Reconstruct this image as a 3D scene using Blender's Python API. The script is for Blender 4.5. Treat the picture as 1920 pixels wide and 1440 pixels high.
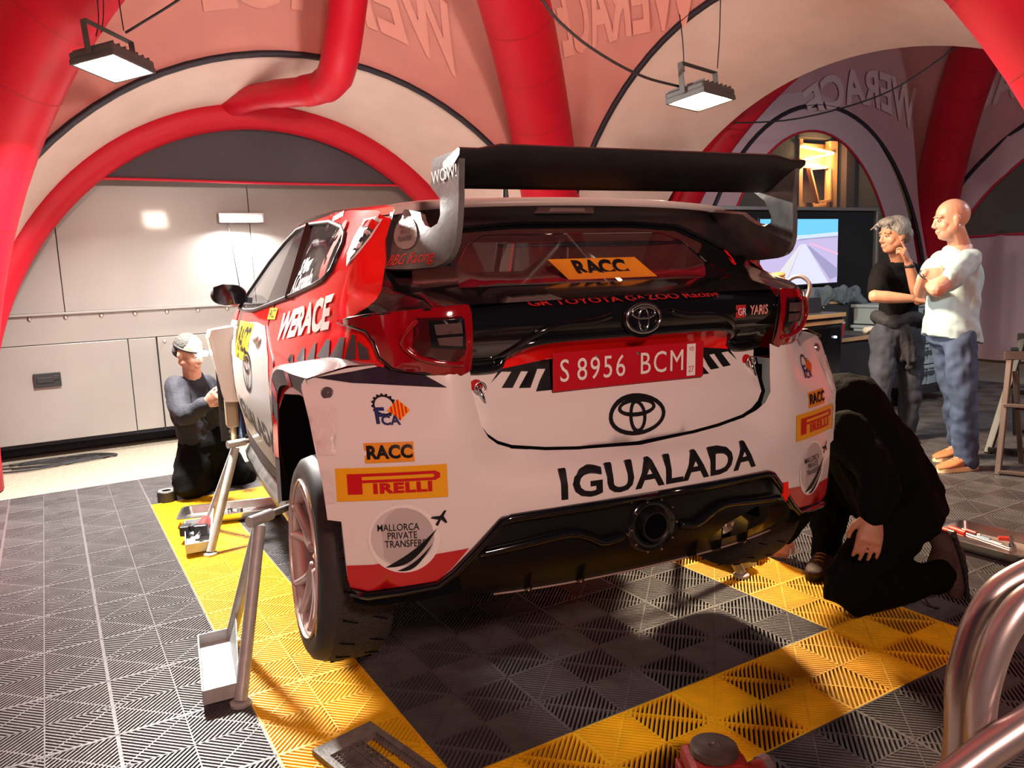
import bpy, bmesh, math, random
import numpy as np
from mathutils import Vector, Matrix, geometry
PI=math.pi
random.seed(7)
scn=bpy.context.scene
for o in list(bpy.data.objects): bpy.data.objects.remove(o)
COL=scn.collection
# ---------- camera ----------
cd=bpy.data.cameras.new('camera'); cam=bpy.data.objects.new('camera',cd); COL.objects.link(cam)
cd.sensor_width=36; cd.lens=1468.1/1920*36; cd.clip_start=.05
RR=Matrix(((0.858477,-0.511355,-0.039164),(-0.106205,-0.102550,-0.989042),(0.501735,0.853229,-0.142345)))
m3=Matrix((RR[0],-RR[1],-RR[2])).transposed()
CAM=Vector((0.14611,-3.24733,1.40736))
cam.matrix_world=Matrix.Translation(CAM)@m3.to_4x4()
scn.camera=cam
# ---------- exposure ----------
vs=scn.view_settings
vs.view_transform='Standard'; vs.look='None'; vs.gamma=1; vs.exposure=0.0; vs.use_curve_mapping=False
# ---------- world: night sky ----------
w=bpy.data.worlds.new('night'); scn.world=w; w.use_nodes=True
w.node_tree.nodes['Background'].inputs[0].default_value=(.10,.11,.15,1)
w.node_tree.nodes['Background'].inputs[1].default_value=.12
# ---------- lamps (the tent's own flood lights and an added canopy fill) ----------
def area(name,loc,aim,power,col,sx,sy,spread=160):
    l=bpy.data.lights.new(name,'AREA'); l.shape='RECTANGLE'; l.size=sx; l.size_y=sy; l.energy=power; l.color=col; l.spread=math.radians(spread)
    o=bpy.data.objects.new(name,l); COL.objects.link(o); o.location=loc
    o.rotation_euler=(Vector(aim)-Vector(loc)).to_track_quat('-Z','Y').to_euler(); return o
LAMPS=[]
LAMPS.append(area('flood_light_left',(.645,2.0,2.63),(.95,1.4,0),430,(1,.96,.88),.30,.24,170))
LAMPS.append(area('flood_light_right',(3.905,.60,2.40),(3.8,.1,0),210,(1,.76,.50),.30,.24,170))
LAMPS.append(area('bar_light_wall',(1.78,4.20,1.95),(1.7,3.7,0),48,(1,.97,.92),.36,.05))
# further lamps: one behind and above the photographer (its reflection shows in the
# truck paint), an added unseen fill aimed up to brighten the canopy crown, one in the next tent
LAMPS.append(area('flood_light_behind',(.22,-4.7,2.55),(1.6,0,1.9),84,(1,.60,.50),.35,.3,170))
LAMPS.append(area('canopy_fill_light',(1.9,-2.6,2.5),(2.2,.6,4.2),66,(1,.80,.68),.35,.3,125))
LAMPS.append(area('flood_light_next_tent',(7.6,-1.7,3.1),(7.0,.8,0),60,(.80,.92,1),.3,.25))

# ---------- helpers ----------
_M={}
def mat(name,col=(.5,.5,.5),rough=.5,metal=0,emit=None,estr=0,bump=0,bscale=200,alpha=1,trans=0,coat=0,var=0,vscale=6,spec=.5,ior=1.45,stretch=None,sheen=0):
    if name in _M: return _M[name]
    m=bpy.data.materials.new(name); m.use_nodes=True; nt=m.node_tree; b=nt.nodes['Principled BSDF']
    i=b.inputs
    i['Base Color'].default_value=(*col,1); i['Roughness'].default_value=rough; i['Metallic'].default_value=metal
    i['Specular IOR Level'].default_value=spec; i['IOR'].default_value=ior
    i['Coat Weight'].default_value=coat; i['Coat Roughness'].default_value=.06
    i['Transmission Weight'].default_value=trans; i['Alpha'].default_value=alpha; i['Sheen Weight'].default_value=sheen
    if emit: i['Emission Color'].default_value=(*emit,1); i['Emission Strength'].default_value=estr
    if bump or var:
        tc=nt.nodes.new('ShaderNodeTexCoord'); mp=nt.nodes.new('ShaderNodeMapping'); nt.links.new(tc.outputs['Object'],mp.inputs[0])
        if stretch: mp.inputs['Scale'].default_value=stretch
    if bump:
        n=nt.nodes.new('ShaderNodeTexNoise'); n.inputs['Scale'].default_value=bscale; n.inputs['Detail'].default_value=4
        nt.links.new(mp.outputs[0],n.inputs['Vector'])
        bp=nt.nodes.new('ShaderNodeBump'); bp.inputs['Strength'].default_value=bump; bp.inputs['Distance'].default_value=.01
        nt.links.new(n.outputs['Fac'],bp.inputs['Height']); nt.links.new(bp.outputs[0],i['Normal'])
    if var:
        n=nt.nodes.new('ShaderNodeTexNoise'); n.inputs['Scale'].default_value=vscale; n.inputs['Detail'].default_value=5
        nt.links.new(mp.outputs[0],n.inputs['Vector'])
        r=nt.nodes.new('ShaderNodeValToRGB'); r.color_ramp.elements[0].position=.3; r.color_ramp.elements[1].position=.7
        r.color_ramp.elements[0].color=(*[c*(1-var) for c in col],1); r.color_ramp.elements[1].color=(*[min(1,c*(1+var)) for c in col],1)
        nt.links.new(n.outputs['Fac'],r.inputs[0]); nt.links.new(r.outputs[0],i['Base Color'])
    _M[name]=m; return m

def tag(o,label=None,cat=None,group=None,kind=None):
    if label: o['label']=label
    if cat: o['category']=cat
    if group: o['group']=group
    if kind: o['kind']=kind
    return o
def empty(name,loc=(0,0,0),rz=0,label=None,cat=None,group=None,parent=None):
    o=bpy.data.objects.new(name,None); COL.objects.link(o); o.location=loc; o.rotation_euler=(0,0,rz)
    o.empty_display_size=.1
    if parent: o.parent=parent
    return tag(o,label,cat,group)
class MB:
    def __init__(s): s.v=[];s.f=[];s.m=[]
    def add(s,v,f,mi=0,M=None):
        k=len(s.v)
        s.v+= [tuple(M@Vector(p)) if M else tuple(p) for p in v]
        s.f+= [tuple(i+k for i in q) for q in f]; s.m+=[mi]*len(f); return s
    def box(s,c,d,mi=0,M=None,rz=0):
        x,y,z=d[0]/2,d[1]/2,d[2]/2
        v=[(sx*x,sy*y,sz*z) for sz in(-1,1) for sy in(-1,1) for sx in(-1,1)]
        cr,sr=math.cos(rz),math.sin(rz)
        v=[(c[0]+a*cr-b*sr,c[1]+a*sr+b*cr,c[2]+q) for a,b,q in v]
        return s.add(v,[(0,2,3,1),(4,5,7,6),(0,1,5,4),(2,6,7,3),(0,4,6,2),(1,3,7,5)],mi,M)
    def bar(s,a,b,wd,hg=None,mi=0,up=(0,0,1)):
        a,b=Vector(a),Vector(b); hg=hg or wd; t=(b-a).normalized(); u=Vector(up)
        if abs(t.dot(u))>.98: u=Vector((1,0,0))
        x=t.cross(u).normalized()*wd/2; y=x.cross(t).normalized()*hg/2
        v=[p+sx*x+sy*y for p in(a,b) for sy in(-1,1) for sx in(-1,1)]
        return s.add(v,[(0,1,3,2),(4,6,7,5),(0,4,5,1),(2,3,7,6),(0,2,6,4),(1,5,7,3)],mi)
    def tube(s,pts,r,n=12,mi=0,caps=True,closed=False,sq=1.0):
        pts=[Vector(p) for p in pts]; N=len(pts)
        rs=r if isinstance(r,(list,tuple)) else [r]*N
        T=[]
        for i in range(N):
            if closed: t=pts[(i+1)%N]-pts[i-1]
            else: t=pts[min(i+1,N-1)]-pts[max(i-1,0)]
            T.append(t.normalized())
        u=Vector((0,0,1)) if abs(T[0].z)<.9 else Vector((1,0,0))
        x=T[0].cross(u).normalized(); k=len(s.v)
        for i in range(N):
            x=(x-T[i]*x.dot(T[i])).normalized(); y=T[i].cross(x)
            for j in range(n):
                a=2*PI*j/n; s.v.append(tuple(pts[i]+x*math.cos(a)*rs[i]+y*math.sin(a)*rs[i]*sq))
        R=N if closed else N-1
        for i in range(R):
            for j in range(n):
                a=k+i*n+j; b=k+i*n+(j+1)%n; i2=(i+1)%N; c=k+i2*n+(j+1)%n; d=k+i2*n+j
                s.f.append((a,b,c,d)); s.m.append(mi)
        if caps and not closed:
            s.f.append(tuple(k+j for j in range(n))[::-1]); s.m.append(mi)
            s.f.append(tuple(k+(N-1)*n+j for j in range(n))); s.m.append(mi)
        return s
    def lathe(s,prof,n=24,M=None,mi=0,caps=True):
        v=[];f=[];P=len(prof)
        for r,z in prof:
            for j in range(n): v.append((r*math.cos(2*PI*j/n),r*math.sin(2*PI*j/n),z))
        for i in range(P-1):
            for j in range(n): f.append((i*n+j,i*n+(j+1)%n,(i+1)*n+(j+1)%n,(i+1)*n+j))
        if caps: f.append(tuple(range(n))[::-1]); f.append(tuple((P-1)*n+j for j in range(n)))
        return s.add(v,f,mi,M)
    def ell(s,c,r,n=16,m=10,mi=0,M=None):
        v=[];f=[]
        for i in range(m+1):
            th=PI*i/m
            for j in range(n):
                a=2*PI*j/n; v.append((c[0]+r[0]*math.sin(th)*math.cos(a),c[1]+r[1]*math.sin(th)*math.sin(a),c[2]+r[2]*math.cos(th)))
        for i in range(m):
            for j in range(n): f.append((i*n+j,(i+1)*n+j,(i+1)*n+(j+1)%n,i*n+(j+1)%n))
        return s.add(v,f,mi,M)
    def prism(s,poly,y0,y1,mi=0,M=None):
        # poly in (x,z), extruded along y
        n=len(poly); v=[(p[0],y0,p[1]) for p in poly]+[(p[0],y1,p[1]) for p in poly]
        f=[tuple(range(n)),tuple(range(2*n-1,n-1,-1))]+[(i,i+n,(i+1)%n+n,(i+1)%n) for i in range(n)]
        return s.add(v,f,mi,M)
    def obj(s,name,mats,parent=None,smooth=False,bevel=0,label=None,cat=None,group=None,kind=None,recalc=True,loc=None,sub=0,weld=True):
        me=bpy.data.meshes.new(name); me.from_pydata(s.v,[],s.f)
        if not isinstance(mats,(list,tuple)): mats=[mats]
        for m in mats: me.materials.append(m)
        if len(mats)>1: me.polygons.foreach_set('material_index',s.m)
        if recalc:
            b=bmesh.new(); b.from_mesh(me)
            if weld: bmesh.ops.remove_doubles(b,verts=b.verts,dist=1e-5)
            bmesh.ops.recalc_face_normals(b,faces=b.faces); b.to_mesh(me); b.free()
        if smooth:
            me.polygons.foreach_set('use_smooth',[True]*len(me.polygons))
            if smooth is not True: me.set_sharp_from_angle(angle=math.radians(smooth))
        o=bpy.data.objects.new(name,me); COL.objects.link(o)
        if parent: o.parent=parent
        if loc: o.location=loc
        if bevel:
            md=o.modifiers.new('bevel','BEVEL'); md.width=bevel; md.segments=2; md.limit_method='ANGLE'; md.angle_limit=.6
        if sub:
            md=o.modifiers.new('sub','SUBSURF'); md.levels=sub; md.render_levels=sub
        return tag(o,label,cat,group,kind)
def cr(pts,n=8,closed=False):
    pts=[Vector(p) for p in pts]; N=len(pts); out=[]
    rng=N if closed else N-1
    for i in range(rng):
        if closed: p0,p1,p2,p3=pts[i-1],pts[i],pts[(i+1)%N],pts[(i+2)%N]
        else: p0,p1,p2,p3=pts[max(i-1,0)],pts[i],pts[i+1],pts[min(i+2,N-1)]
        for k in range(n):
            t=k/n; out.append(.5*((2*p1)+(p2-p0)*t+(2*p0-5*p1+4*p2-p3)*t*t+(3*p1-p0-3*p2+p3)*t**3))
    if not closed: out.append(pts[-1])
    return out
def inpoly(x,y,P):
    c=False; n=len(P)
    for i in range(n):
        x1,y1=P[i][0],P[i][1]; x2,y2=P[i-1][0],P[i-1][1]
        if (y1>y)!=(y2>y) and x<(x2-x1)*(y-y1)/(y2-y1)+x1: c=not c
    return c
def trimesh2d(outline,holes=(),step=.05):
    """constrained triangulation of an outline with holes, with interior grid points"""
    V=[];E=[]
    def ring(P):
        k=len(V); pts=[]
        for i in range(len(P)):
            a=P[i];b=P[(i+1)%len(P)]; L=math.hypot(b[0]-a[0],b[1]-a[1]); n=max(1,int(L/step))
            for j in range(n): pts.append((a[0]+(b[0]-a[0])*j/n,a[1]+(b[1]-a[1])*j/n))
        for p in pts: V.append(Vector(p))
        for i in range(len(pts)): E.append((k+i,k+(i+1)%len(pts)))
    rings=[outline]+list(holes)
    for r in rings: ring(r)
    nb=len(V); B=[(v.x,v.y) for v in V]; Ba=np.array(B)
    xs=[p[0] for p in outline]; ys=[p[1] for p in outline]
    for i in range(int((max(xs)-min(xs))/step)+1):
        for j in range(int((max(ys)-min(ys))/step)+1):
            x=min(xs)+(i+.5)*step; y=min(ys)+(j+.5)*step
            if not inpoly(x,y,outline) or any(inpoly(x,y,h) for h in holes): continue
            if ((Ba[:,0]-x)**2+(Ba[:,1]-y)**2).min()<(step*.45)**2: continue
            V.append(Vector((x,y)))
    r=geometry.delaunay_2d_cdt(V,E,[],0,1e-7)
    vs_,fs=r[0],r[2]; out=[]
    for f in fs:
        cx=sum(vs_[i].x for i in f)/len(f); cy=sum(vs_[i].y for i in f)/len(f)
        if inpoly(cx,cy,outline) and not any(inpoly(cx,cy,h) for h in holes): out.append(tuple(f))
    return [(v.x,v.y) for v in vs_],out
_SG={'W':-1,'PLs':-1}
def sheet(name,outline,fn,mats,parent=None,holes=(),step=.05,off=0,thick=0,smooth=True,label=None,nrm=None,**kw):
    """trimmed surface: outline (u,v) mapped by fn(u,v)->xyz, pushed off along the surface normal"""
    vs_,fs=trimesh2d(outline,holes,step)
    return mapped(name,vs_,fs,fn,mats,parent,off,thick,smooth,label,**kw)
def mapped(name,vs_,fs,fn,mats,parent=None,off=0,thick=0,smooth=True,label=None,**kw):
    V=[];e=1e-3;N=[]
    sgn=_SG.get(getattr(fn,'__name__',''),1); off=off*sgn; thick=thick*sgn
    for (u,v) in vs_:
        p=Vector(fn(u,v)); n=(Vector(fn(u+e,v))-Vector(fn(u-e,v))).cross(Vector(fn(u,v+e))-Vector(fn(u,v-e)))
        if n.length<1e-12: n=Vector((0,0,1))
        n.normalize(); V.append(p+n*off); N.append(n)
    b=MB(); 
    if thick:
        k=len(V); W=V+[V[i]-N[i]*thick for i in range(k)]
        F=list(fs)+[tuple(i+k for i in reversed(f)) for f in fs]
        ec={}
        for f in fs:
            for i in range(len(f)):
                a,c=f[i],f[(i+1)%len(f)]; key=(min(a,c),max(a,c)); ec.setdefault(key,[]).append((a,c))
        for kk,l in ec.items():
            if len(l)==1: a,c=l[0]; F.append((c,a,a+k,c+k))
        b.add(W,F)
        return b.obj(name,mats,parent,smooth=40 if smooth else False,label=label,recalc=False,**kw)
    b.add(V,fs); return b.obj(name,mats,parent,smooth=smooth,label=label,recalc=False,**kw)
_TXT={}
def textpoly(txt,size=1,bold=0,shear=0,step=.05,sx=1,spacing=1,align='CENTER'):
    """flat text triangles -> (verts2d, faces) bisected on a grid so that they can follow a curved panel"""
    key=(txt,size,bold,shear,step,sx,spacing,align)
    if key in _TXT: return _TXT[key]
    c=bpy.data.curves.new('t','FONT'); c.body=txt; c.size=size; c.offset=bold*size; c.shear=shear; c.space_character=spacing; c.align_x=align; c.align_y='CENTER'; c.resolution_u=3
    o=bpy.data.objects.new('t',c); COL.objects.link(o); dg=bpy.context.evaluated_depsgraph_get(); dg.update()
    me=bpy.data.meshes.new_from_object(o.evaluated_get(dg)); bm=bmesh.new(); bm.from_mesh(me)
    for v in bm.verts: v.co.x*=sx
    if bm.verts:
        x0=min(v.co.x for v in bm.verts);x1=max(v.co.x for v in bm.verts);y0=min(v.co.y for v in bm.verts);y1=max(v.co.y for v in bm.verts)
        k=x0+step
        while k<x1: bmesh.ops.bisect_plane(bm,geom=bm.verts[:]+bm.edges[:]+bm.faces[:],plane_co=(k,0,0),plane_no=(1,0,0)); k+=step
        k=y0+step
        while k<y1: bmesh.ops.bisect_plane(bm,geom=bm.verts[:]+bm.edges[:]+bm.faces[:],plane_co=(0,k,0),plane_no=(0,1,0)); k+=step
    bm.verts.index_update(); vs_=[(v.co.x,v.co.y) for v in bm.verts]; fs=[tuple(v.index for v in f.verts) for f in bm.faces]
    bm.free(); bpy.data.objects.remove(o); bpy.data.curves.remove(c); bpy.data.meshes.remove(me)
    _TXT[key]=(vs_,fs); return vs_,fs
def puttext(name,txt,fn,m,parent,at,size,off=.002,ux=(1,0),uy=(0,1),label=None,**kw):
    """text centred at (u,v); ux/uy: text axes in the (u,v) plane"""
    vs_,fs=textpoly(txt,size,**kw)
    V=[(at[0]+x*ux[0]+y*uy[0],at[1]+x*ux[1]+y*uy[1]) for x,y in vs_]
    return mapped(name,V,fs,fn,m,parent,off=off,smooth=True,label=label)
# ================= SETTING: ground, tiles, truck, tents =================
M_asph=mat('asphalt',(.36,.31,.24),.9,bump=.9,bscale=90,var=.35,vscale=120)
g=MB(); n=40
gv=[];gf=[]
g.add([(-14,-9,-.02),(24,-9,-.02),(24,16,-.02),(-14,16,-.02)],[(0,1,2,3)])
g.obj('floor',M_asph,kind='structure',label='pale rough asphalt under and behind the tile floor')
M_tb=mat('tile_black',(.095,.087,.091),.40,bump=.15,bscale=60,var=.22,vscale=9)
M_ty=mat('tile_yellow',(.88,.50,.010),.45,bump=.1,bscale=60,var=.12,vscale=9)
M_ub=mat('tile_underside',(.012,.012,.012),.9)
def tile_mesh(m,name):
    b=MB(); H=.018; L=.2
    def rib(p,q,w0,w1,h=H,z1=0):
        t=(Vector((*q,0))-Vector((*p,0))).normalized(); nx,ny=-t.y,t.x
        v=[]
        for a in(p,q):
            v+=[(a[0]-nx*w0,a[1]-ny*w0,z1-h),(a[0]+nx*w0,a[1]+ny*w0,z1-h),(a[0]+nx*w1,a[1]+ny*w1,z1),(a[0]-nx*w1,a[1]-ny*w1,z1)]
        b.add(v,[(3,2,6,7),(0,3,7,4),(1,5,6,2)])
    def clip(i,j,c,sgn):
        # line x*1 - sgn*y = c in the unit cell
        return None
    pitch=.0141*math.sqrt(2)
    for i in(0,1):
        for j in(0,1):
            ox,oy=i*L,j*L; s=1 if (i+j)%2==0 else -1
            k=-L+pitch/2+.0001
            while k<L:
                # ribs run along (1,s)
                if s==1: p=(max(k,0),max(-k,0)); q=(min(L,L+k),min(L-k,L))
                else: p=(max(k,0),L-max(-k,0)); q=(min(L,L+k),L-min(L-k,L))
                if math.hypot(q[0]-p[0],q[1]-p[1])>.012: rib((ox+p[0],oy+p[1]),(ox+q[0],oy+q[1]),.0046,.0032)
                k+=pitch
            if s==1: rib((ox,oy+L),(ox+L,oy),.003,.0024,.014,-.0005)
            else: rib((ox,oy),(ox+L,oy+L),.003,.0024,.014,-.0005)
    e=.0028
    for k in(0,.2,.4):
        kk=min(max(k,e),.4-e); wd=e if k!=.2 else .002
        rib((kk,0),(kk,.4),wd,wd,H,.0007); rib((0,kk),(.4,kk),wd,wd,H,.0007)
    b.box((.2,.2,-.0192),(.397,.397,.001),1)
    me=bpy.data.meshes.new(name); me.from_pydata(b.v,[],b.f); me.materials.append(m); me.materials.append(M_ub)
    me.polygons.foreach_set('material_index',b.m); return me
tmB,tmY=tile_mesh(M_tb,'black_tile'),tile_mesh(M_ty,'yellow_tile')
tf=empty('tile_floor',(0,0,0),label='interlocking ribbed plastic floor tiles, black with a yellow border around the car',cat='flooring'); tf['kind']='structure'
cand=[]
fw=Vector(RR[2]);rt=Vector(RR[0]);dn=Vector(RR[1])
for a in range(-3,23):
    for b_ in range(-7,8):
        u,v=2*a-1,2*b_-1
        if u<-1 and v>15: continue
        x,y=u*.2,v*.2
        if y>=3.0-.01: continue
        q=Vector((x+.2,y+.2,0))-CAM; d=q.dot(fw)
        if d<.6: continue
        px=960+1468*q.dot(rt)/d; py=720+1468*q.dot(dn)/d; mg=330/d+40
        if px<-mg or px>1920+mg or py>1440+mg*1.2: continue
        yel=(3<=u<=14 and v==-9) or (u==3 and -9<=v<=9) or (u==13 and -9<=v<=9) or (3<=u<=13 and v==9)
        cand.append((d,x,y,yel))
cand.sort()
for d,x,y,yel in cand[:300]:
    o=bpy.data.objects.new('floor_tile',tmY if yel else tmB); COL.objects.link(o); o.parent=tf; o.location=(x,y,0)
    if random.random()<.5: pass
rest=MB()
for d,x,y,yel in cand[300:]:
    me=tmY if yel else tmB
    rest.add([(p.co.x+x,p.co.y+y,p.co.z) for p in me.vertices],[tuple(p.vertices) for p in me.polygons],0)
if rest.v: rest.obj('far_floor_tiles',M_tb,tf,kind='stuff',recalc=False)

# ---- race truck side wall (plane y = 4.35) ----
M_tr=mat('truck_paint',(.30,.28,.265),.34,.15,coat=.12,bump=.06,bscale=3,var=.05,vscale=2)
M_trd=mat('truck_dark',(.012,.014,.03),.6)
M_rub=mat('black_rubber',(.015,.015,.017),.55)
M_alu=mat('aluminium',(.62,.62,.62),.3,1)
M_chr=mat('chrome',(.8,.8,.8),.12,1)
M_red_bind=mat('red_binding',(.55,.015,.04),.6)
tr=empty('race_truck',(0,4.35,0),label='silver race transporter side wall with locker doors behind the tiled floor',cat='truck')
def trb(name,x0,x1,z0,z1,y0=0,d=.05,m=M_tr,bev=.004,**k):
    return MB().box(((x0+x1)/2,y0+d/2,(z0+z1)/2),(x1-x0,d,z1-z0)).obj(name,m,tr,bevel=bev,**k)
trb('upper_panel',-7,.285,1.215,3.6,.03); trb('upper_panel',.29,1.865,1.215,3.6,.03); trb('upper_panel',1.87,5.6,1.215,3.6,.03)
trb('drip_rail',-7,5.6,1.195,1.215,-.015,.07)
trb('lower_panel',-7,-.93,.135,1.195,.02)
trb('lower_panel_top',-.925,5.6,.955,1.195,.02)
trb('locker_door',-.925,.735,.135,.95,.012,label='wide locker door with black latch')
trb('lower_pillar',.742,.965,.135,.95,.02)
trb('locker_door',.975,2.3,.135,.95,.012,label='locker door behind the kneeling mechanic')
trb('lower_panel',2.31,5.6,.135,.95,.02)
trb('chassis_skirt',-7,5.6,-.01,.14,.30,.05,M_trd)
trb('underside',-7,5.6,.10,.135,.05,.5,M_trd)
l=MB(); l.box((.10,-.006,.66),(.20,.03,.115)); l.box((.085,-.024,.66),(.125,.012,.05)); l.box((.165,-.024,.675),(.05,.014,.04))
l.obj('door_latch',M_rub,tr,bevel=.004)
for x in [-.52,-.25,.027,.288,.556,.818,1.077,1.337,1.592,1.85]:
    MB().lathe([(.018,0),(.018,.012),(.008,.02)],10,Matrix.Translation((x,.02,1.172))@Matrix.Rotation(PI/2,4,'X')).obj('stud',M_alu,tr,smooth=40)
trb('door_screw',1.02,1.045,.90,.92,-.005,.02,M_alu)
# truck is closed to the back
trb('body_side',-7,5.6,.1,3.6,.08,2.4,M_trd,0)
# wall bar lamp
M_glow=mat('lamp_white',(1,1,1),.4,emit=(1,.97,.9),estr=38)
bl=empty('bar_lamp',(1.78,4.33,1.98),label='glowing white bar lamp fixed to the truck wall',cat='lamp')
MB().box((0,-.015,.01),(.40,.04,.09)).obj('housing',M_alu,bl,bevel=.004)
MB().box((0,-.045,0),(.36,.02,.055)).obj('lens',M_glow,bl,bevel=.006)
MB().tube(cr([(-.12,-.02,-.03),(-.10,-.03,-.3),(-.07,-.03,-.62),(-.06,-.03,-.8)],6),.004,6).obj('lamp_cable',M_rub,bl,smooth=True)
cb=MB(); random.seed(3)
for k in range(5):
    a=random.uniform(-.6,.1); cb.tube(cr([(a,4.05+.05*k,-.005),(a+.35,3.95+.06*k,-.005),(a+.7,4.1,-.004),(a+.5,4.3,-.005),(a+.1,4.25,-.004)],8),.008,6)
cb.obj('power_cables',M_rub,label='tangle of black cables on the ground under the truck',cat='cable',kind='stuff',smooth=True)
# ---- tent ----
M_fab=mat('canopy_pink',(.72,.36,.32),.75,bump=.35,bscale=2.2,var=.06,vscale=2.5,spec=.2)
M_fabw=mat('canopy_white',(.70,.56,.51),.75,bump=.4,bscale=3,var=.05,vscale=4,spec=.2)
M_let=mat('canopy_letters',(.86,.46,.39),.75,spec=.2)
M_tube=mat('tube_red',(.52,.005,.022),.48,bump=.15,bscale=5,spec=.35)
M_zip=mat('zip_black',(.02,.018,.03),.5)
M_seam=mat('tube_seam',(.40,.003,.012),.6)
def leg(cx,cy,dx,dy,t,a=2.62,b=4.12):
    r=a*math.cos(t); return Vector((cx+dx*r,cy+dy*r,b*math.sin(t)))
def arch(kind,c,pos,a,h,t):
    """arch in plane y=pos (kind y) or x=pos (kind x), t 0..pi"""
    s=-math.cos(t)*a; z=h*math.sin(t)**.92 if 0<t<PI else 0
    return Vector((c+s,pos,z)) if kind=='y' else Vector((pos,c+s,z))
def leg_tube(T,cx,cy,dx,dy,R=.275):
    pts=[leg(cx,cy,dx,dy,PI/2*i/26) for i in range(27)]
    o=MB().tube(pts,R,28).obj('inflated_leg',M_tube,T,smooth=True)
    for i in range(2,26,2): # weld seams round the tube
        p,q=pts[i],pts[i+1]; d=(q-p).normalized()*.005
        MB().tube([p-d,p+d],R+.0025,28,caps=False).obj('weld_seam',M_seam,o,smooth=True)
def canopy(T,cx,cy,side,pa,ph,pp,text=None,tx=None):
    """fabric between two legs, from the crown down to the zip arch of one opening"""
    dirs={'N':((-1,1),(1,1)),'E':((1,1),(1,-1)),'S':((1,-1),(-1,-1)),'W':((-1,-1),(-1,1))}[side]
    kind='y' if side in'NS' else 'x'; c=cx if kind=='y' else cy
    rev=side in 'ES' 
    def A(s):
        t=PI*s if side in('N','W') else PI*(1-s)
        if side=='W': t=PI*s
        if side=='S': t=PI*(1-s)
        return arch(kind,c,pp,pa,ph,t)
    def fn(s,t):
        s=min(max(s,0),1);t=min(max(t,0),1.02)
        L=leg(cx,cy,*dirs[0],PI/2*(1-t)*1.0); Rr=leg(cx,cy,*dirs[1],PI/2*(1-t))
        B=A(s); BL,BR=A(0),A(1); top=Vector((cx,cy,4.28))
        L=L+Vector((0,0,.16*(1-t)))+(BL-leg(cx,cy,*dirs[0],0))*t*t; Rr=Rr+Vector((0,0,.16*(1-t)))+(BR-leg(cx,cy,*dirs[1],0))*t*t
        C1=L*(1-s)+Rr*s; C2=top*(1-t)+B*t; C3=top*(1-t)+(BL*(1-s)+BR*s)*t
        p=C1+C2-C3; return p
    n,m=48,26; b=MB(); v=[fn(i/n,j/m) for j in range(m+1) for i in range(n+1)]
    f=[(j*(n+1)+i,j*(n+1)+i+1,(j+1)*(n+1)+i+1,(j+1)*(n+1)+i) for j in range(m) for i in range(n)]
    b.add(v,f).obj('roof_panel',M_fab,T,smooth=True,recalc=False)
    z=MB().tube([A(i/48)+Vector((0,0,-.02)) for i in range(49)],.026,8); z.obj('zip_arch',M_zip,T,smooth=True)
    return fn,A
def skirt(T,A,kind,c,pp2,a2,h2,nm='opening_hood',revt=False,tube_r=.14,m=None):
    def B(s):
        t=PI*(1-s) if revt else PI*s
        return arch(kind,c,pp2,a2,h2,t)
    n=64; b=MB(); v=[]
    for j in range(7):
        k=j/6
        for i in range(n+1):
            s=i/n; p=A(s)*(1-k)+B(s)*k; p.z-=.06*math.sin(PI*k)*math.sin(PI*s); v.append(p)
    f=[(j*(n+1)+i,j*(n+1)+i+1,(j+1)*(n+1)+i+1,(j+1)*(n+1)+i) for j in range(6) for i in range(n)]
    b.add(v,f).obj(nm,m or M_fabw,T,smooth=True,recalc=False)
    return B
def tent(cx,cy,label,sides='NESW'):
    T=empty('inflatable_tent',(0,0,0),label=label,cat='tent')
    for d in((1,1),(-1,1),(1,-1),(-1,-1)): leg_tube(T,cx,cy,*d,R=.17 if cx>5 and d[0]<0 else .275)
    return T
T1=tent(2.1,.8,'inflatable dome tent with red air tubes over the rally car')
P_=dict(N=(2.1,3.1,2.72,3.17),E=(.8,4.5,2.6,3.32),S=(2.1,-1.7,2.7,3.3),W=(.8,-.3,2.6,3.3))
fns={}
for sd,(c,pp,a,h) in P_.items():
    fns[sd]=canopy(T1,2.1,.8,sd,a,h,pp)
B=skirt(T1,fns['N'][1],'y',1.95,3.93,2.4,2.93)
bt=[B(i/60) for i in range(61)]
MB().tube([p+Vector((0,.12,-.06)) for p in bt],.135,18).obj('opening_tube',M_tube,T1,smooth=True)
B=skirt(T1,fns['E'][1],'x',.75,5.55,2.75,2.9,revt=True)
bt=[B(i/60) for i in range(61)]
MB().tube([p+Vector((.15,0,.15*min(1,max(0,(p.z-1.2)/1.4)))) for p in bt],.045,12).obj('opening_tube',M_tube,T1,smooth=True)
skirt(T1,fns['W'][1],'x',.8,-1.3,2.5,2.9)
LK=[(2.222, 2.125, 3.693), (2.2, 2.263, 3.393), (2.184, 2.401, 3.11), (2.183, 2.52, 2.974), (2.182, 2.66, 2.893), (2.143, 2.829, 2.857), (2.033, 3.01, 2.851), (1.883, 3.302, 2.879), (1.784, 3.598, 2.903), (1.696, 4.005, 2.92)]
MB().tube(cr(LK,6),[.135]*24+[.128]*6+[.118]*6+[.108]*6+[.10]*13,20).obj('link_tube',M_tube,T1,smooth=True)
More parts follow.
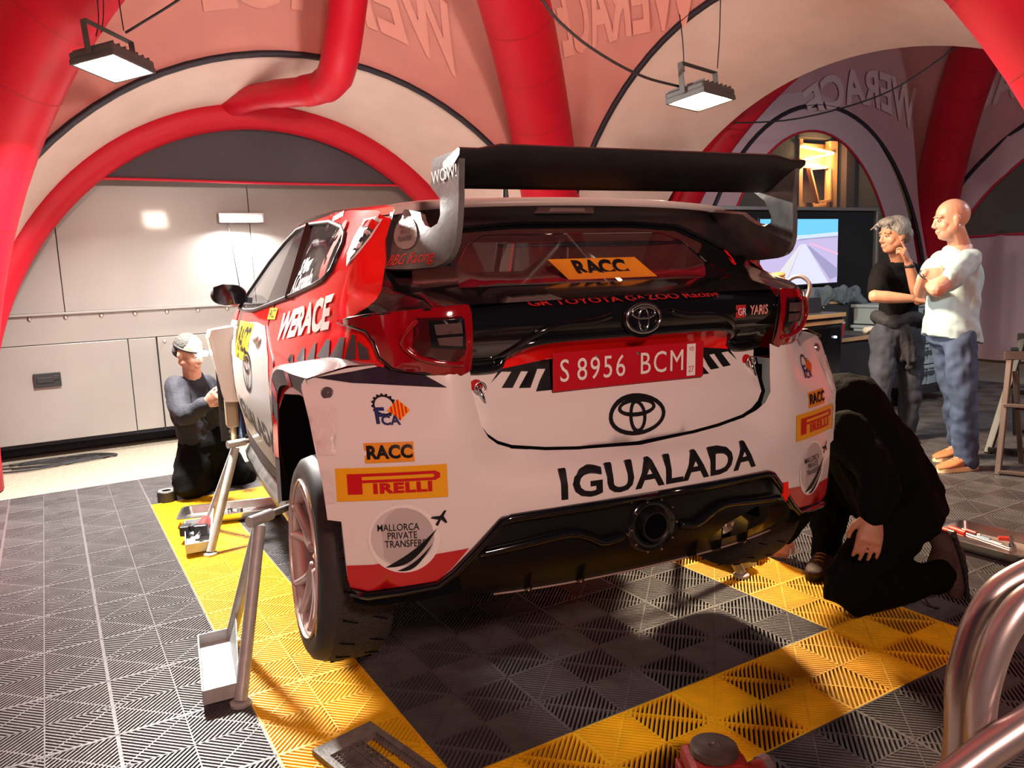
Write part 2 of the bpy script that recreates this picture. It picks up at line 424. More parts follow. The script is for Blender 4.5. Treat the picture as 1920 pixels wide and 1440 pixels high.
# canopy lettering (printed outside, showing through mirrored)
def clet(T,fn,txt,s0,t0,ds,dt,sl=0):
    vs_,fs=textpoly(txt,1,bold=.03,shear=.25,step=.12)
    V=[(s0-x*ds,t0-y*dt-sl*x*ds) for x,y in vs_]
    ctr=Vector((2.1,.8,1.5)) if T is T1 else Vector((8.3,.8,1.5))
    b=MB(); b.add([Vector(fn(u,v))+(ctr-Vector(fn(u,v))).normalized()*.03 for u,v in V],fs)
    b.obj('printed_letters',M_let,T,smooth=True,recalc=False)
clet(T1,fns['N'][0],'WERACE',.55,.83,.07,.22)
clet(T1,fns['E'][0],'WERACE',.31,.80,.07,.20,1.33)
# dark awning half moon above the truck lockers, red bound edge
M_awn=mat('awning_charcoal',(.060,.058,.070),.7,bump=.2,bscale=3,var=.15,vscale=1.5)
ou=[(1.95-math.cos(PI*i/40)*2.45,2.95*math.sin(PI*i/40)**.92) for i in range(41)]
ou=[p for p in ou if p[1]>2.29]; ou=[(ou[0][0]-.12,2.28)]+ou+[(ou[-1][0]+.12,2.30)]
aw=sheet('awning_panel',ou,lambda u,v:(u,4.12-.04*math.sin(u*2.1),v),M_awn,T1,step=.25)
MB().tube([(ou[0][0]+(ou[-1][0]-ou[0][0])*i/20,4.10-.04*math.sin((ou[0][0]+(ou[-1][0]-ou[0][0])*i/20)*2.1),2.285+.0*i) for i in range(21)],.012,8).obj('awning_binding',M_red_bind,T1,smooth=True)
# ---- second tent ----
M_fab2=mat('canopy_mauve',(.62,.34,.36),.75,bump=.35,bscale=2.2,var=.06,vscale=2.5,spec=.2)
M_fab2w=mat('canopy_mauve_pale',(.60,.42,.46),.75,bump=.4,bscale=3,spec=.2)
_f,_w=M_fab,M_fabw; M_fab,M_fabw=M_fab2,M_fab2w
T2=tent(8.3,.8,'neighbouring inflatable tent with red tubes and clear windows behind the two standing men')
f2={}
for sd,(c,pp,a,h) in dict(N=(8.05,3.1,2.25,3.22),E=(.8,10.7,2.75,3.3),S=(8.3,-1.7,2.7,3.3)).items():
    f2[sd]=canopy(T2,8.3,.8,sd,a,h,pp)
M_let=mat('letters_mauve',(.74,.52,.54),.75,spec=.2)
clet(T2,f2['N'][0],'WERACE',.63,.865,.085,.16,-.83)
clet(T2,f2['E'][0],'WERACE',.33,.83,.07,.16,1.0)
M_fab,M_fabw=_f,_w
# wall panels with clear windows
M_clr=mat('clear_vinyl',(.55,.55,.55),.12,alpha=.16,bump=.6,bscale=4,spec=.8)
ZW=1.62
def archpoly(c,a,h,z0=0,n=40):
    P=[(c-math.cos(PI*i/n)*a,h*math.sin(PI*i/n)**.92) for i in range(n+1)]
    P=[p for p in P if p[1]>=z0]; return [(P[0][0],z0)]+P+[(P[-1][0],z0)] if P[0][1]>z0 else P
outer=archpoly(8.05,2.37,3.33,.02); inner=archpoly(8.15,1.75,2.9,.9)
sheet('wall_fabric',outer,lambda u,v:(u,3.1,v),M_fab2w,T2,holes=[inner],step=.2)
sheet('clear_window',inner,lambda u,v:(u,3.11,v),M_clr,T2,step=.2)
MB().tube([(x,3.09,z) for x,z in inner],.014,6,closed=True).obj('window_binding',M_red_bind,T2,smooth=True)
outer=archpoly(.8,2.75,3.28,.02); inner=archpoly(.8,2.42,2.9,ZW)
sheet('wall_fabric',outer,lambda u,v:(10.7+.03*math.sin(u*9)*math.sin(u*2.3),u,v),M_fab2w,T2,holes=[inner],step=.12)
sheet('clear_window',inner,lambda u,v:(10.72,u,v),M_clr,T2,step=.2)
MB().tube([(10.69,x,z) for x,z in inner],.016,6,closed=True).obj('window_binding',M_red_bind,T2,smooth=True)
MB().bar((10.66,1.28,3.2),(10.66,.75,ZW),.07,.02).obj('window_strap',M_red_bind,T2)
vs_,fs=textpoly('WERACE',.62,bold=.03,shear=0,step=.3)
b=MB(); b.add([(10.655,.1-x*1.35*-1,1.0+y*1.2) for x,y in vs_],fs).obj('wall_letters',mat('wall_letters',(.66,.60,.66),.8),T2,recalc=False)
# ================= RALLY CAR: surfaces in car space (x right, y forward from the tail, z up) =================
_ZL=[.50,.65,.80,.95,1.05,1.13,1.20,1.27,1.33,1.38,1.44,1.52,1.60,1.66]
_TS=[-.55,-.25,0.0,.12,.22,.33,.47,.80,1.5,2.2,2.9,3.4,3.85]
_SX=[ # side x at t>=.47 : y .47,.8,1.5,2.2,2.9,3.4,3.85
 [.80,.80,.82,.84,.84,.80,.55],[.84,.845,.85,.86,.86,.82,.60],[.86,.868,.875,.885,.885,.84,.64],[.865,.872,.88,.89,.89,.84,.66],
 [.86,.868,.872,.885,.885,.84,.66],[.835,.848,.856,.868,.868,.82,.64],[.805,.818,.826,.84,.85,.80,.60],[.785,.792,.795,.81,.825,.78,.58],
 [.775,.778,.768,.785,.79,.76,.56],[.755,.757,.748,.755,.76,.74,.54],[.735,.735,.712,.72,.735,.70,.52],[.685,.685,.668,.675,.69,.66,.5],[.63,.63,.615,.625,.64,.62,.46],[.60,.60,.585,.59,.60,.58,.44]]
_CN={ # corner stations t<.47 : (x,y) x6 from centre to y=.33
 1.05:[(0,.15),(.3,.15),(.53,.14),(.67,.19),(.77,.27),(.83,.36)],
 1.13:[(0,.15),(.3,.15),(.53,.135),(.66,.185),(.745,.26),(.80,.345)],
 1.20:[(0,.12),(.3,.122),(.53,.11),(.65,.155),(.735,.235),(.785,.33)],
 1.27:[(0,.09),(.3,.092),(.53,.10),(.64,.135),(.725,.21),(.77,.31)],
 1.33:[(0,.14),(.3,.14),(.53,.115),(.63,.150),(.71,.22),(.757,.32)],
 1.38:[(0,.325),(.3,.327),(.53,.33),(.62,.345),(.69,.37),(.735,.405)],
 1.44:[(0,.375),(.3,.377),(.53,.385),(.61,.395),(.675,.41),(.715,.43)],
 1.52:[(0,.44),(.3,.442),(.50,.45),(.585,.455),(.64,.465),(.672,.468)],
 1.60:[(0,.515),(.3,.516),(.46,.52),(.54,.52),(.595,.515),(.622,.50)],
 1.66:[(0,.60),(.3,.60),(.44,.59),(.52,.575),(.57,.55),(.595,.52)]}
def _mk():
    X=[];Y=[]
    for i,z in enumerate(_ZL):
        c=_CN.get(z) or _CN[1.05]
        X.append([p[0] for p in c]+_SX[i]); Y.append([p[1] for p in c]+[.47,.8,1.5,2.2,2.9,3.4,3.85])
    return np.array(X,float),np.array(Y,float)
_WX,_WY=_mk()
def _herm(xs,ys,x):
    """non-uniform cubic through ys (rows) at xs"""
    n=len(xs); x=min(max(x,xs[0]),xs[-1]); i=0
    while i<n-2 and x>xs[i+1]: i+=1
    h=xs[i+1]-xs[i]; t=(x-xs[i])/h
    def tg(k):
        if k==0: return (ys[1]-ys[0])/(xs[1]-xs[0])
        if k==n-1: return (ys[-1]-ys[-2])/(xs[-1]-xs[-2])
        a=(ys[k]-ys[k-1])/(xs[k]-xs[k-1]); b=(ys[k+1]-ys[k])/(xs[k+1]-xs[k])
        w1=xs[k+1]-xs[k]; w0=xs[k]-xs[k-1]
        m=(a*w1+b*w0)/(w0+w1)
        # limit overshoot
        return np.where(a*b<=0,0*m,np.sign(m)*np.minimum(np.abs(m),2.5*np.minimum(np.abs(a),np.abs(b))))
    a,b=tg(i),tg(i+1); t2=t*t;t3=t2*t
    return ys[i]*(2*t3-3*t2+1)+a*h*(t3-2*t2+t)+ys[i+1]*(-2*t3+3*t2)+b*h*(t3-t2)
def _W(t,z):
    """left skin"""
    rx=_herm(_ZL,_WX,z); ry=_herm(_ZL,_WY,z)
    return (-float(_herm(_TS,rx,t)),float(_herm(_TS,ry,t)),z)
def W(t,z): return _W(t,z)
def WR(t,z):
    p=_W(t,z); return (-p[0],p[1],p[2])
def sm(a,b,x):
    t=min(max((x-a)/(b-a),0),1); return t*t*(3-2*t)
_LZ=[.86,.90,.95,1.0,1.05,1.08,1.13,1.168,1.186,1.21,1.26,1.29,1.32,1.336]
_LY=np.array([.12,.115,.113,.118,.148,.168,.178,.183,.150,.12,.086,.095,.13,.20])
def LD(x,z): return (x,float(_herm(_LZ,_LY,z))+.02*(x/.5)**2,z)
def BP(x,z):
    a=abs(x); b=.02+.205*(a/.9)**2.3
    if z>.96: b+=(z-.96)*.5*sm(.45,.8,a)
    k=sm(.855,.90,z)*(1-sm(.40,.60,a))
    l=float(_herm(_LZ,_LY,max(z,.87)))+.02*(min(a,.6)/.5)**2-.006
    b=b*(1-k)+l*k
    if z<.70: b+=(.70-z)*.10
    return (x,b,z)
_DZ=[.45,.50,.55,.60,.67,.75,.80]
_DY=np.array([.19,.125,.085,.055,.035,.035,.035])
def DF(x,z):
    a=abs(x); return (x,float(_herm(_DZ,_DY,z))+.19*(a/.9)**2.3+.012,z)
def PLs(y,z):
    k=max(.045,.27-1.345*(z-1.428)); return (-(.54+y*k),y,z)
def RF(x,y):
    yy=[.50,.93,1.3,1.8,2.2,2.35]; zz=np.array([1.608,1.666,1.694,1.706,1.700,1.692])
    return (x,y,float(_herm(yy,zz,y))-.035*(abs(x)/.6)**2.5)
CAR=empty('rally_car',(1.5843,-1.5993,0),0,label='white and red rally hatchback raised on stands with a tall black rear wing',cat='car')
CAR.rotation_euler=(0,math.radians(.321),math.radians(-6.299))
M_w=mat('paint_white',(.80,.76,.74),.22,coat=.5)
M_r=mat('paint_red',(.90,.014,.012),.10,spec=.4)
M_rd=mat('paint_red_deep',(.50,.006,.012),.3,coat=.4)
M_k=mat('paint_black',(.006,.006,.008),.12,coat=.6)
M_g=mat('stripe_grey',(.085,.075,.085),.6,spec=.15)
M_cb=mat('carbon_wing',(.018,.018,.021),.42,var=.2,vscale=30)
M_cg=mat('carbon_grey',(.13,.13,.13),.26,.1,coat=.1,bump=.05,bscale=60,var=.35,vscale=14)
M_dk=mat('cavity_black',(.004,.004,.006),.9,spec=.05)
M_df=mat('diffuser_black',(.005,.005,.006),.35,spec=.35)
M_gl=mat('glass_dark',(.02,.016,.02),.04,alpha=.62,spec=.4)
M_glp=mat('rear_glass',(.006,.005,.008),.03,alpha=.92,spec=1)
M_yel=mat('decal_yellow',(.83,.40,.01),.35)
M_or=mat('decal_orange',(.80,.30,.02),.35)
M_ink=mat('ink_black',(.010,.010,.012),.45,spec=.25)
M_inkw=mat('ink_white',(.85,.82,.80),.4)
M_inkr=mat('ink_red',(.55,.004,.01),.4)
M_inkb=mat('ink_blue',(.01,.02,.12),.4)
M_gry=mat('decal_grey',(.42,.38,.37),.4)
M_lamp=mat('tail_lamp_red',(.27,.002,.006),.08,coat=.8)
M_lampd=mat('tail_lamp_dark',(.05,.004,.006),.06,coat=.8)
def WF(q,z):
    t=abs(q)-.55; p=_W(t,z); return (p[0] if q<0 else -p[0],p[1],p[2])
def mirr(P): return [(-x,z) for x,z in reversed(P)]
def both(P): return P+[(-x,z) for x,z in reversed(P) if abs(x)>1e-6]
FL,FR=W,WR
# --- side skins ---
archR=[(1.34,.50),(1.29,.66),(1.23,.80),(1.15,.93),(1.0,1.01),(.7,1.045),(.33,1.045)]
lampL=[(.4447,1.2805),(.36,1.292),(.2731,1.3016),(.2086,1.3072),(.1,1.314),(.0069,1.3204),(-.012,1.318),(-.016,1.30),(-.016,1.156),(.0096,1.1403),(.0858,1.1503),(.1641,1.1631),(.2041,1.1948),(.2283,1.235),(.2645,1.2628),(.33,1.272)]
win=[(.70,1.432),(.707,1.47),(.735,1.51),(.80,1.545),(.95,1.578),(1.32,1.622),(1.8,1.645),(2.1,1.640),(2.28,1.592),(2.45,1.50),(2.62,1.40),(2.76,1.31),(2.80,1.258),(2.5,1.256),(2.2,1.266),(1.6,1.322),(.93,1.383),(.78,1.402)]
side=[(.4447,1.2805),(.405,1.277),(.2783,1.3251),(.2075,1.365),(.1822,1.413),(.17,1.5),(.185,1.572),(.30,1.583),(.50,1.590),(.70,1.612),(.93,1.634),(1.3,1.657),(1.8,1.66),(2.12,1.66),(2.33,1.597),(2.52,1.49),(2.70,1.395),(2.86,1.305),(3.02,1.205),(3.5,1.15),(3.85,1.03),(3.85,.52),
      (3.56,.52),(3.52,.68),(3.40,.80),(3.15,.87),(2.92,.80),(2.80,.68),(2.76,.52),(2.74,.50),(1.34,.50)]+archR+[(.25,1.10),(.19,1.17)]+lampL[12:15]+[(.33,1.272)]
side=[p for i,p in enumerate(side) if p!=side[i-1]]
for nm,F in(('L',FL),('R',FR)):
    sd=sheet('side_panel',side,F,M_r,CAR,holes=[win],step=.028,label='red and white painted body side')
    if nm=='L': SIDE=sd
    sheet('side_glass',win,F,M_gl,CAR,step=.06,off=-.004)
    sgn=-1 if nm=='L' else 1
    def WS(p,o=.004,F=F,sgn=sgn): 
        v=Vector(F(*p)); v.x+=sgn*o; return v
    MB().tube([WS(p) for p in win],.009,6,closed=True).obj('window_seal',M_cb,CAR,smooth=True)
    MB().bar(WS((1.80,1.648)),WS((1.40,1.335)),.035,.012).obj('door_pillar',M_k,CAR)
    # sill
    b=MB(); n=24; pr=[(0,.50),(.025,.46),(.02,.42),(-.05,.40),(-.12,.41)]
    for i in range(n+1):
        y=1.30+1.48*i/n; base=Vector(F(y,.50))
        for dx,z in pr: b.v.append((base.x+sgn*dx,y,z))
    for i in range(n):
        for j in range(4): b.f.append((i*5+j,i*5+j+1,(i+1)*5+j+1,(i+1)*5+j)); b.m.append(0)
    b.obj('sill',M_cg,CAR,smooth=True)
    # door shut lines
    gap=[(1.77,1.65),(1.78,1.5)] and [(1.72,1.30),(1.69,1.21),(1.45,1.14),(1.26,1.07),(1.30,.88),(1.46,.75),(1.60,.56),(2.72,.56),(2.80,.9),(2.78,1.25)]
    MB().tube([WS((y,z),.001) for y,z in cr([(a,b_,0) for a,b_ in gap],4) and [(v.x,v.y) for v in cr([(a,b_,0) for a,b_ in gap],4)]],.0035,5,caps=False).obj('door_gap',M_ink,CAR,smooth=True)
    # white door / front wing area
    wh=[(3.80,1.10),(3.5,1.14),(3.0,1.19),(2.4,1.20),(2.0,1.215),(1.76,1.208),(1.60,1.165),(1.44,1.10),(1.37,1.0),(1.36,.85),(1.42,.72),(1.52,.60),(2.70,.60),(2.76,.72),(2.84,.78),(2.95,.85),(3.15,.90),(3.42,.83),(3.55,.70),(3.58,.56),(3.80,.56)]
    sheet('white_livery',wh,F,M_w,CAR,step=.06,off=.002)
    lo=[(1.52,.595),(1.42,.715),(1.38,.80),(1.34,.80),(1.36,.51),(2.73,.51),(2.70,.595)]
    sheet('grey_livery',lo,F,M_g,CAR,step=.06,off=.002)
    if 1:
        # grey flashes climbing from the wheel arch
        for P in ([(1.0,1.128),(.965,1.152),(.925,1.150),(.86,1.118)],[(.845,1.14),(.83,1.178),(.79,1.184),(.70,1.13)],[(.70,1.15),(.675,1.205),(.655,1.21),(.60,1.16)],
                  [(.59,1.17),(.555,1.205),(.54,1.224),(.50,1.226),(.455,1.17)],[(.46,1.175),(.41,1.238),(.375,1.240),(.36,1.18)],[(.345,1.18),(.335,1.25),(.315,1.25),(.29,1.185)],[(.275,1.185),(.30,1.235),(.25,1.215),(.235,1.185)]):
            if P[0][0]<1.1: sheet('grey_flash',P,F,M_g,CAR,step=.04,off=.003)
# door and quarter decals (left)
def ax2(F,p,q): return (q[0]-p[0],q[1]-p[1])
F=FL
LX=(-1,0)
sheet('sponsor_panel',[(2.66,1.20),(2.08,1.205),(2.02,1.03),(2.6,1.02)],F,mat('decal_bright_yellow',(.85,.62,.01),.35),CAR,step=.08,off=.004)
puttext('sponsor_text','RACC',F,M_ink,CAR,(2.30,1.115),.17,off=.006,ux=(-1.0,.02),uy=(-.25,1),bold=.02,sx=.9)
puttext('car_number','3',F,mat('number_red',(.9,.02,.01),.7,spec=.05),CAR,(.84,1.483),.25,off=.008,ux=(-.85,-.03),uy=(.55,1),bold=.06,step=.02)
puttext('crew_name','S.Pérez',F,M_inkw,CAR,(1.30,1.452),.085,off=.006,ux=(-.95,.07),uy=(.5,1),bold=.03)
puttext('crew_name','A.Coronado',F,M_inkw,CAR,(1.20,1.392),.085,off=.006,ux=(-.95,.07),uy=(.45,1),bold=.03)
puttext('sponsor_text','WERACE',F,M_inkw,CAR,(.965,1.258),.135,off=.004,ux=(-1.53,.155),uy=(.20,1),bold=.045)
sheet('small_sponsor_panel',[(1.79,1.283),(1.60,1.288),(1.56,1.243),(1.75,1.237)],F,mat('decal_bright_yellow'),CAR,step=.1,off=.004)
puttext('sponsor_text','RACC',F,M_ink,CAR,(1.675,1.262),.045,off=.006,ux=(-1.1,.03),uy=(.2,1),bold=.02)
puttext('sponsor_text','IGUALADA',F,M_ink,CAR,(2.0,.745),.15,off=.004,ux=(-1.75,.0),uy=(-.1,1),bold=.012)
puttext('sponsor_text','MARINA',W,M_inkw,CAR,(1.16,1.628),.030,off=.004,ux=(-1.9,.045),uy=(.3,1),bold=.03,step=.02)
sh=[(.66,1.578),(.27,1.570),(.31,1.515),(.40,1.465),(.51,1.435),(.60,1.475),(.645,1.52)]
sheet('crest_border',sh,F,M_inkw,CAR,step=.018,off=.004)
c=(.47,1.515); sheet('crest',[(c[0]+(x-c[0])*.82,c[1]+(y-c[1])*.84) for x,y in sh],F,M_g,CAR,step=.018,off=.008)
sheet('crest_band',[(.60,1.566),(.31,1.560),(.33,1.538),(.60,1.545)],F,M_r,CAR,step=.018,off=.010)
puttext('crest_letters','EC',F,M_inkw,CAR,(.475,1.505),.075,off=.012,ux=(-1.7,-.02),uy=(.55,1),bold=.05,step=.012)
def ringP(c,rx,ry,n=28,rot=0,a0=0): return [(c[0]+rx*math.cos(2*PI*i/n),c[1]+ry*math.sin(2*PI*i/n)) for i in range(n)]
def ring(name,F,c,rx,ry,wd,m,off,dy=0,step=.05,parent=CAR,wy=None,**k):
    wy=wy or wd
    return sheet(name,ringP(c,rx,ry),F,m,parent,holes=[ringP((c[0],c[1]+dy),rx-wd,ry-wy)],step=step,off=off,**k)
def emblem(F,c,rx,ry,wd,m,off,name,sgn=1):
    r=ring(name,F,c,rx,ry,wd,m,off)
    for cc,a,b,w2 in (((c[0],c[1]+ry*.36),rx*.66,ry*.42,wd*.85),((c[0],c[1]-ry*.08),rx*.30,ry*.80,wd*.85)):
        sheet('emblem_oval',ringP(cc,a,b,24),F,m,r,holes=[ringP((cc[0],cc[1]+w2*.1),a-w2,b-w2,24)],step=.05,off=off*1.15)
    return r
emblem(F,(2.05,.985),.17,.095,.016,M_ink,.004,'emblem_decal')
MB().ell((0,0,0),(.016,.085,.028)).obj('door_handle',M_w,CAR,smooth=True,loc=Vector(F(1.80,1.155))+Vector((-.012,0,0)))
# --- roof, windscreen, bonnet ---
sheet('roof',[(-.60,.50),(.60,.50),(.60,2.12),(.56,2.2),(0,2.30),(-.56,2.2),(-.60,2.12)],RF,mat('roof_white',(.78,.62,.58),.2,coat=.5),CAR,step=.12)
for sg in(-1,1): sheet('roof_stripe',[(sg*.60,.60),(sg*.36,.52),(sg*.30,.52),(sg*.45,1.2),(sg*.60,1.5)][::sg],RF,M_r,CAR,step=.1,off=.003)
for y0 in(.75,1.0): sheet('roof_flash',[(-.34,y0-.1),(-.20,y0-.12),(-.30,y0+.1),(-.42,y0+.08)],RF,M_r,CAR,step=.1,off=.002)
def WSC(u,v): # windscreen
    y=2.22+.84*v-.10*u*u*(1-.3*v)*2; z=1.695-.47*v-.06*u*u; return (u,y,z)
sheet('windscreen',[(-.58,0),(.58,0),(.70,1),(-.70,1)],WSC,M_gl,CAR,step=.15)
def HD(u,y): k=(y-3.0); return (u,y,1.235-.10*k-.16*k*k-.06*abs(u/.75)**3)
sheet('bonnet',[(-.74,2.98),(.74,2.98),(.70,3.5),(.52,3.86),(0,3.98),(-.52,3.86),(-.70,3.5)],HD,M_w,CAR,step=.15)
def FB(x,z): return (x,3.98-.20*(abs(x)/.7)**2.6+.04*math.sin((z-.5)*5),z)
sheet('front_bumper',[(-.70,.48),(.70,.48),(.70,1.06),(.4,1.09),(-.4,1.09),(-.70,1.06)],FB,M_w,CAR,holes=[[(-.45,.55),(.45,.55),(.38,.80),(-.38,.80)]],step=.12)
sheet('floor_pan',[(-.70,1.15),(.70,1.15),(.70,3.8),(-.70,3.8)],lambda u,v:(u,v,.44),M_dk,CAR,step=.6)
sheet('rear_bulkhead',[(-.62,.62),(.62,.62),(.62,1.1),(-.62,1.1)],lambda u,v:(u,.36,v),M_dk,CAR,step=.4)
# --- rear frame (black) with glass ---
rf=[(-.994,1.2815),(-.955,1.276),(-.828,1.3245),(-.7575,1.365),(-.732,1.413),(-.72,1.5),(-.74,1.605),(-.3,1.612),(.3,1.612),(.74,1.605),(.72,1.5),(.732,1.413),(.7575,1.365),(.828,1.3245),(.955,1.276),(.994,1.2815),(.823,1.303),(.759,1.309),(.55,1.322),(0,1.325),(-.55,1.322),(-.759,1.309),(-.823,1.303)]
rf=rf[::-1]
gh=[(-.49,1.365),(.49,1.365),(.455,1.42),(.40,1.49),(.33,1.52),(-.33,1.52),(-.40,1.49),(-.455,1.42)]
sheet('tailgate_frame',rf,WF,M_k,CAR,holes=[gh],step=.035)
sheet('rear_glass',gh,WF,M_glp,CAR,step=.08,off=-.003)
sheet('glass_sticker',[(-.112,1.372),(.205,1.372),(.165,1.437),(-.148,1.437)],WF,M_or,CAR,step=.05,off=.003,label='orange sticker reading RACC on the rear glass')
puttext('sticker_text','RACC',WF,M_ink,CAR,(.028,1.405),.062,off=.005,bold=.045,ux=(1.15,0),uy=(-.25,1))
puttext('car_number','3',WF,M_r,CAR,(.585,1.435),.11,off=.004,bold=.04,ux=(.6,-.15),uy=(-.5,.95))
puttext('lid_lettering','GR TOYOTA GAZOO Racing',LD,M_rd,CAR,(-.02,1.314),.026,off=.004,bold=.02,ux=(1.95,0),uy=(0,.75),step=.03,label='dark red lettering along the ledge')
# --- tail lamps ---
for nm,F,sg in(('L',FL,1),('R',FR,-1)):
    lp=sheet('tail_lamp',lampL,F,M_lamp,CAR,step=.03,off=.012)
    sheet('lamp_core',[(.135,1.292),(.012,1.294),(.006,1.20),(.03,1.175),(.10,1.195),(.13,1.225)],F,M_lampd,lp,step=.03,off=.0145)
    sheet('lamp_mask',[(.10,1.285),(.008,1.288),(.004,1.212),(.085,1.222)],F,M_k,lp,step=.03,off=.017)
    sheet('reflector',[(.085,1.276),(.016,1.279),(.014,1.253),(.078,1.252)],F,mat('reflector_dim',(.10,.06,.06),.2),lp,step=.03,off=.0195)
    sheet('reflector',[(.075,1.245),(.014,1.246),(.014,1.222),(.068,1.228)],F,mat('reflector_dim'),lp,step=.03,off=.0195)
    P=[Vector(F(t,z)) for t,z in lampL]
    MB().tube([p+Vector((-.006*sg,-.006,0)) for p in P],.0065,6,closed=True).obj('lamp_seal',M_k,lp,smooth=True)
    P=[Vector(F(t,z))+Vector((-.01*sg,-.012,0)) for t,z in [(v.x,v.y) for v in cr([(.125,1.29,0),(.155,1.24,0),(.12,1.20,0),(.06,1.178,0),(0,1.170,0)],5)]]
    MB().tube(P,.007,8).obj('light_guide',M_lamp,lp,smooth=True)
# --- tailgate lid ---
lid=both([(-.512,1.145),(-.503,1.10),(-.497,1.06),(-.487,1.0),(-.468,.972),(-.44,.95),(-.40,.934),(-.30,.917),(-.20,.907),(0,.898)])[::-1]
lid=lid
LIDO=sheet('tailgate_lid',lid[::-1],LD,M_w,CAR,step=.035)
gar=both([(-.532,1.322),(-.535,1.15),(-.515,1.137),(-.42,1.128),(-.392,1.145),(-.380,1.175),(-.36,1.192),(-.32,1.205),(-.2037,1.2138),(0,1.216)])
GAR=sheet('tailgate_garnish',gar,LD,M_k,CAR,step=.03,off=.004)
rb=both([(-.405,1.137),(-.24,1.157),(0,1.160)])
top=[(-.388,1.150),(-.375,1.185),(-.32,1.205),(-.2,1.213),(0,1.215)]
redp=[(-.405,1.135),(-.24,1.157),(0,1.160),(.24,1.157),(.405,1.135)]+[(.388,1.150),(.375,1.185),(.32,1.205),(.2,1.213),(0,1.215),(-.2,1.213),(-.32,1.205),(-.375,1.185),(-.388,1.150)]
sheet('red_band',redp,LD,M_r,LIDO,step=.03,off=.002)
for sg in(-1,1):
    P=[(-.400,1.137),(-.23,1.157),(-.20,1.157),(-.20,1.067),(-.302,1.067),(-.262,1.128),(-.287,1.130),(-.315,1.078),(-.350,1.080),(-.316,1.125),(-.337,1.127),(-.368,1.082),(-.400,1.085),(-.366,1.128),(-.395,1.130),(-.43,1.10)]
    sheet('black_flash',[(sg*-x,z) for x,z in P][::-sg] if 0 else [(x*-sg if sg==1 else x,z) for x,z in P],LD,M_ink,LIDO,step=.03,off=.0025)
    MB().tube([Vector(LD(sg*x,z))+Vector((0,-.009,0)) for x,z in [(v.x,v.y) for v in cr([(.0,1.219,0),(.2,1.2185,0),(.31,1.213,0),(.37,1.196,0),(.392,1.165,0),(.41,1.143,0),(.46,1.139,0),(.52,1.143,0)],6)]],[.011]*43,8).obj('garnish_ridge',M_k,GAR,smooth=True)
    MB().tube([Vector(LD(sg*x,z))+Vector((0,-.006,0)) for x,z in [(v.x,v.y) for v in cr([(.10,1.275,0),(.16,1.262,0),(.26,1.257,0),(.33,1.235,0),(.38,1.195,0),(.42,1.172,0),(.5,1.17,0)],6)]],.009,8).obj('garnish_ridge',M_k,GAR,smooth=True)
    # lid edge
# chrome badge
bd=MB().lathe([(.001,0),(.062,0),(.066,-.008),(.001,-.010)],32,Matrix.Translation((0,.088,1.262))@Matrix.Rotation(-PI/2,4,'X')@Matrix.Scale(.86,4,(0,1,0)))
bd.obj('badge_backing',M_k,CAR,smooth=40)
for c,a,b_,r in (((0,0),.056,.0405,.0048),((0,.0155),.038,.0165,.0036),((0,-.004),.0165,.032,.0034)):
    MB().tube([(c[0]+a*math.cos(2*PI*i/40),.074,1.262+c[1]+b_*math.sin(2*PI*i/40)) for i in range(40)],r,8,closed=True).obj('chrome_badge',M_chr,CAR,smooth=True)
emblem(LD,(.001,.977),.098,.0595,.0125,M_ink,.003,'emblem_decal')
# GR Yaris badge
sheet('badge_red',[(.345,1.245),(.385,1.245),(.385,1.279),(.345,1.279)],LD,mat('badge_red',(.5,.03,.03),.4),CAR,step=.03,off=.006)
puttext('badge_letters','GR',LD,M_inkw,CAR,(.365,1.26),.026,off=.008,ux=(1,0))
puttext('badge_letters','YARIS',LD,mat('badge_salmon',(.8,.35,.3),.3),CAR,(.435,1.262),.034,off=.008,bold=.02,sx=.85,shear=.1)
# plate
pl=MB().box((0,0,0),(.52,.006,.11)).obj('number_plate',mat('plate_red',(.50,.008,.02),.3),CAR,bevel=.002,loc=(.003,.146,1.120))
pl.rotation_euler=(math.radians(2),0,0)
fl=lambda u,v:(u,-.0045,v)
for tx,xx in(('S',-.226),('8956',-.105),('BCM',.105)): puttext('plate_characters',tx,fl,M_inkw,pl,(xx,.0),.092,bold=.001,ux=(.80,0),spacing=1.16,step=.1)
sheet('plate_tag',[(.196,-.048),(.228,-.048),(.228,.050),(.196,.050)],fl,M_inkw,pl,step=.1,off=0)
puttext('plate_characters','VII',fl,M_inkr,pl,(.212,.034),.02,off=.001,ux=(.8,0)); puttext('plate_characters','27',fl,M_inkr,pl,(.212,-.028),.026,off=.001,ux=(.8,0))
for x in(-.12,.02): MB().lathe([(.005,0),(.005,.003),(.001,.004)],10,Matrix.Translation((x,-.003,.035))@Matrix.Rotation(PI/2,4,'X')).obj('plate_screw',M_alu,pl)
# quick release pins
for sg in(-1,1):
    p=Vector(LD(sg*.472,1.095)); pe=empty('lid_pin',p,parent=CAR)
    MB().lathe([(.001,.004),(.018,.004),(.02,0),(.02,-.01)],18,Matrix.Rotation(PI/2,4,'X')).obj('pin_disc',M_rd,pe,smooth=40)
    MB().tube([(.017*math.cos(a*2*PI/18)+.006,-.016,.017*math.sin(a*2*PI/18)-.004) for a in range(18)],.0022,6,closed=True).obj('pin_ring',M_alu,pe,smooth=True)
    MB().tube([(0,-.014,.004),(.010,-.022,-.03),(.016,-.022,-.05)],.006,8).obj('pin_lever',M_chr,pe,smooth=True)
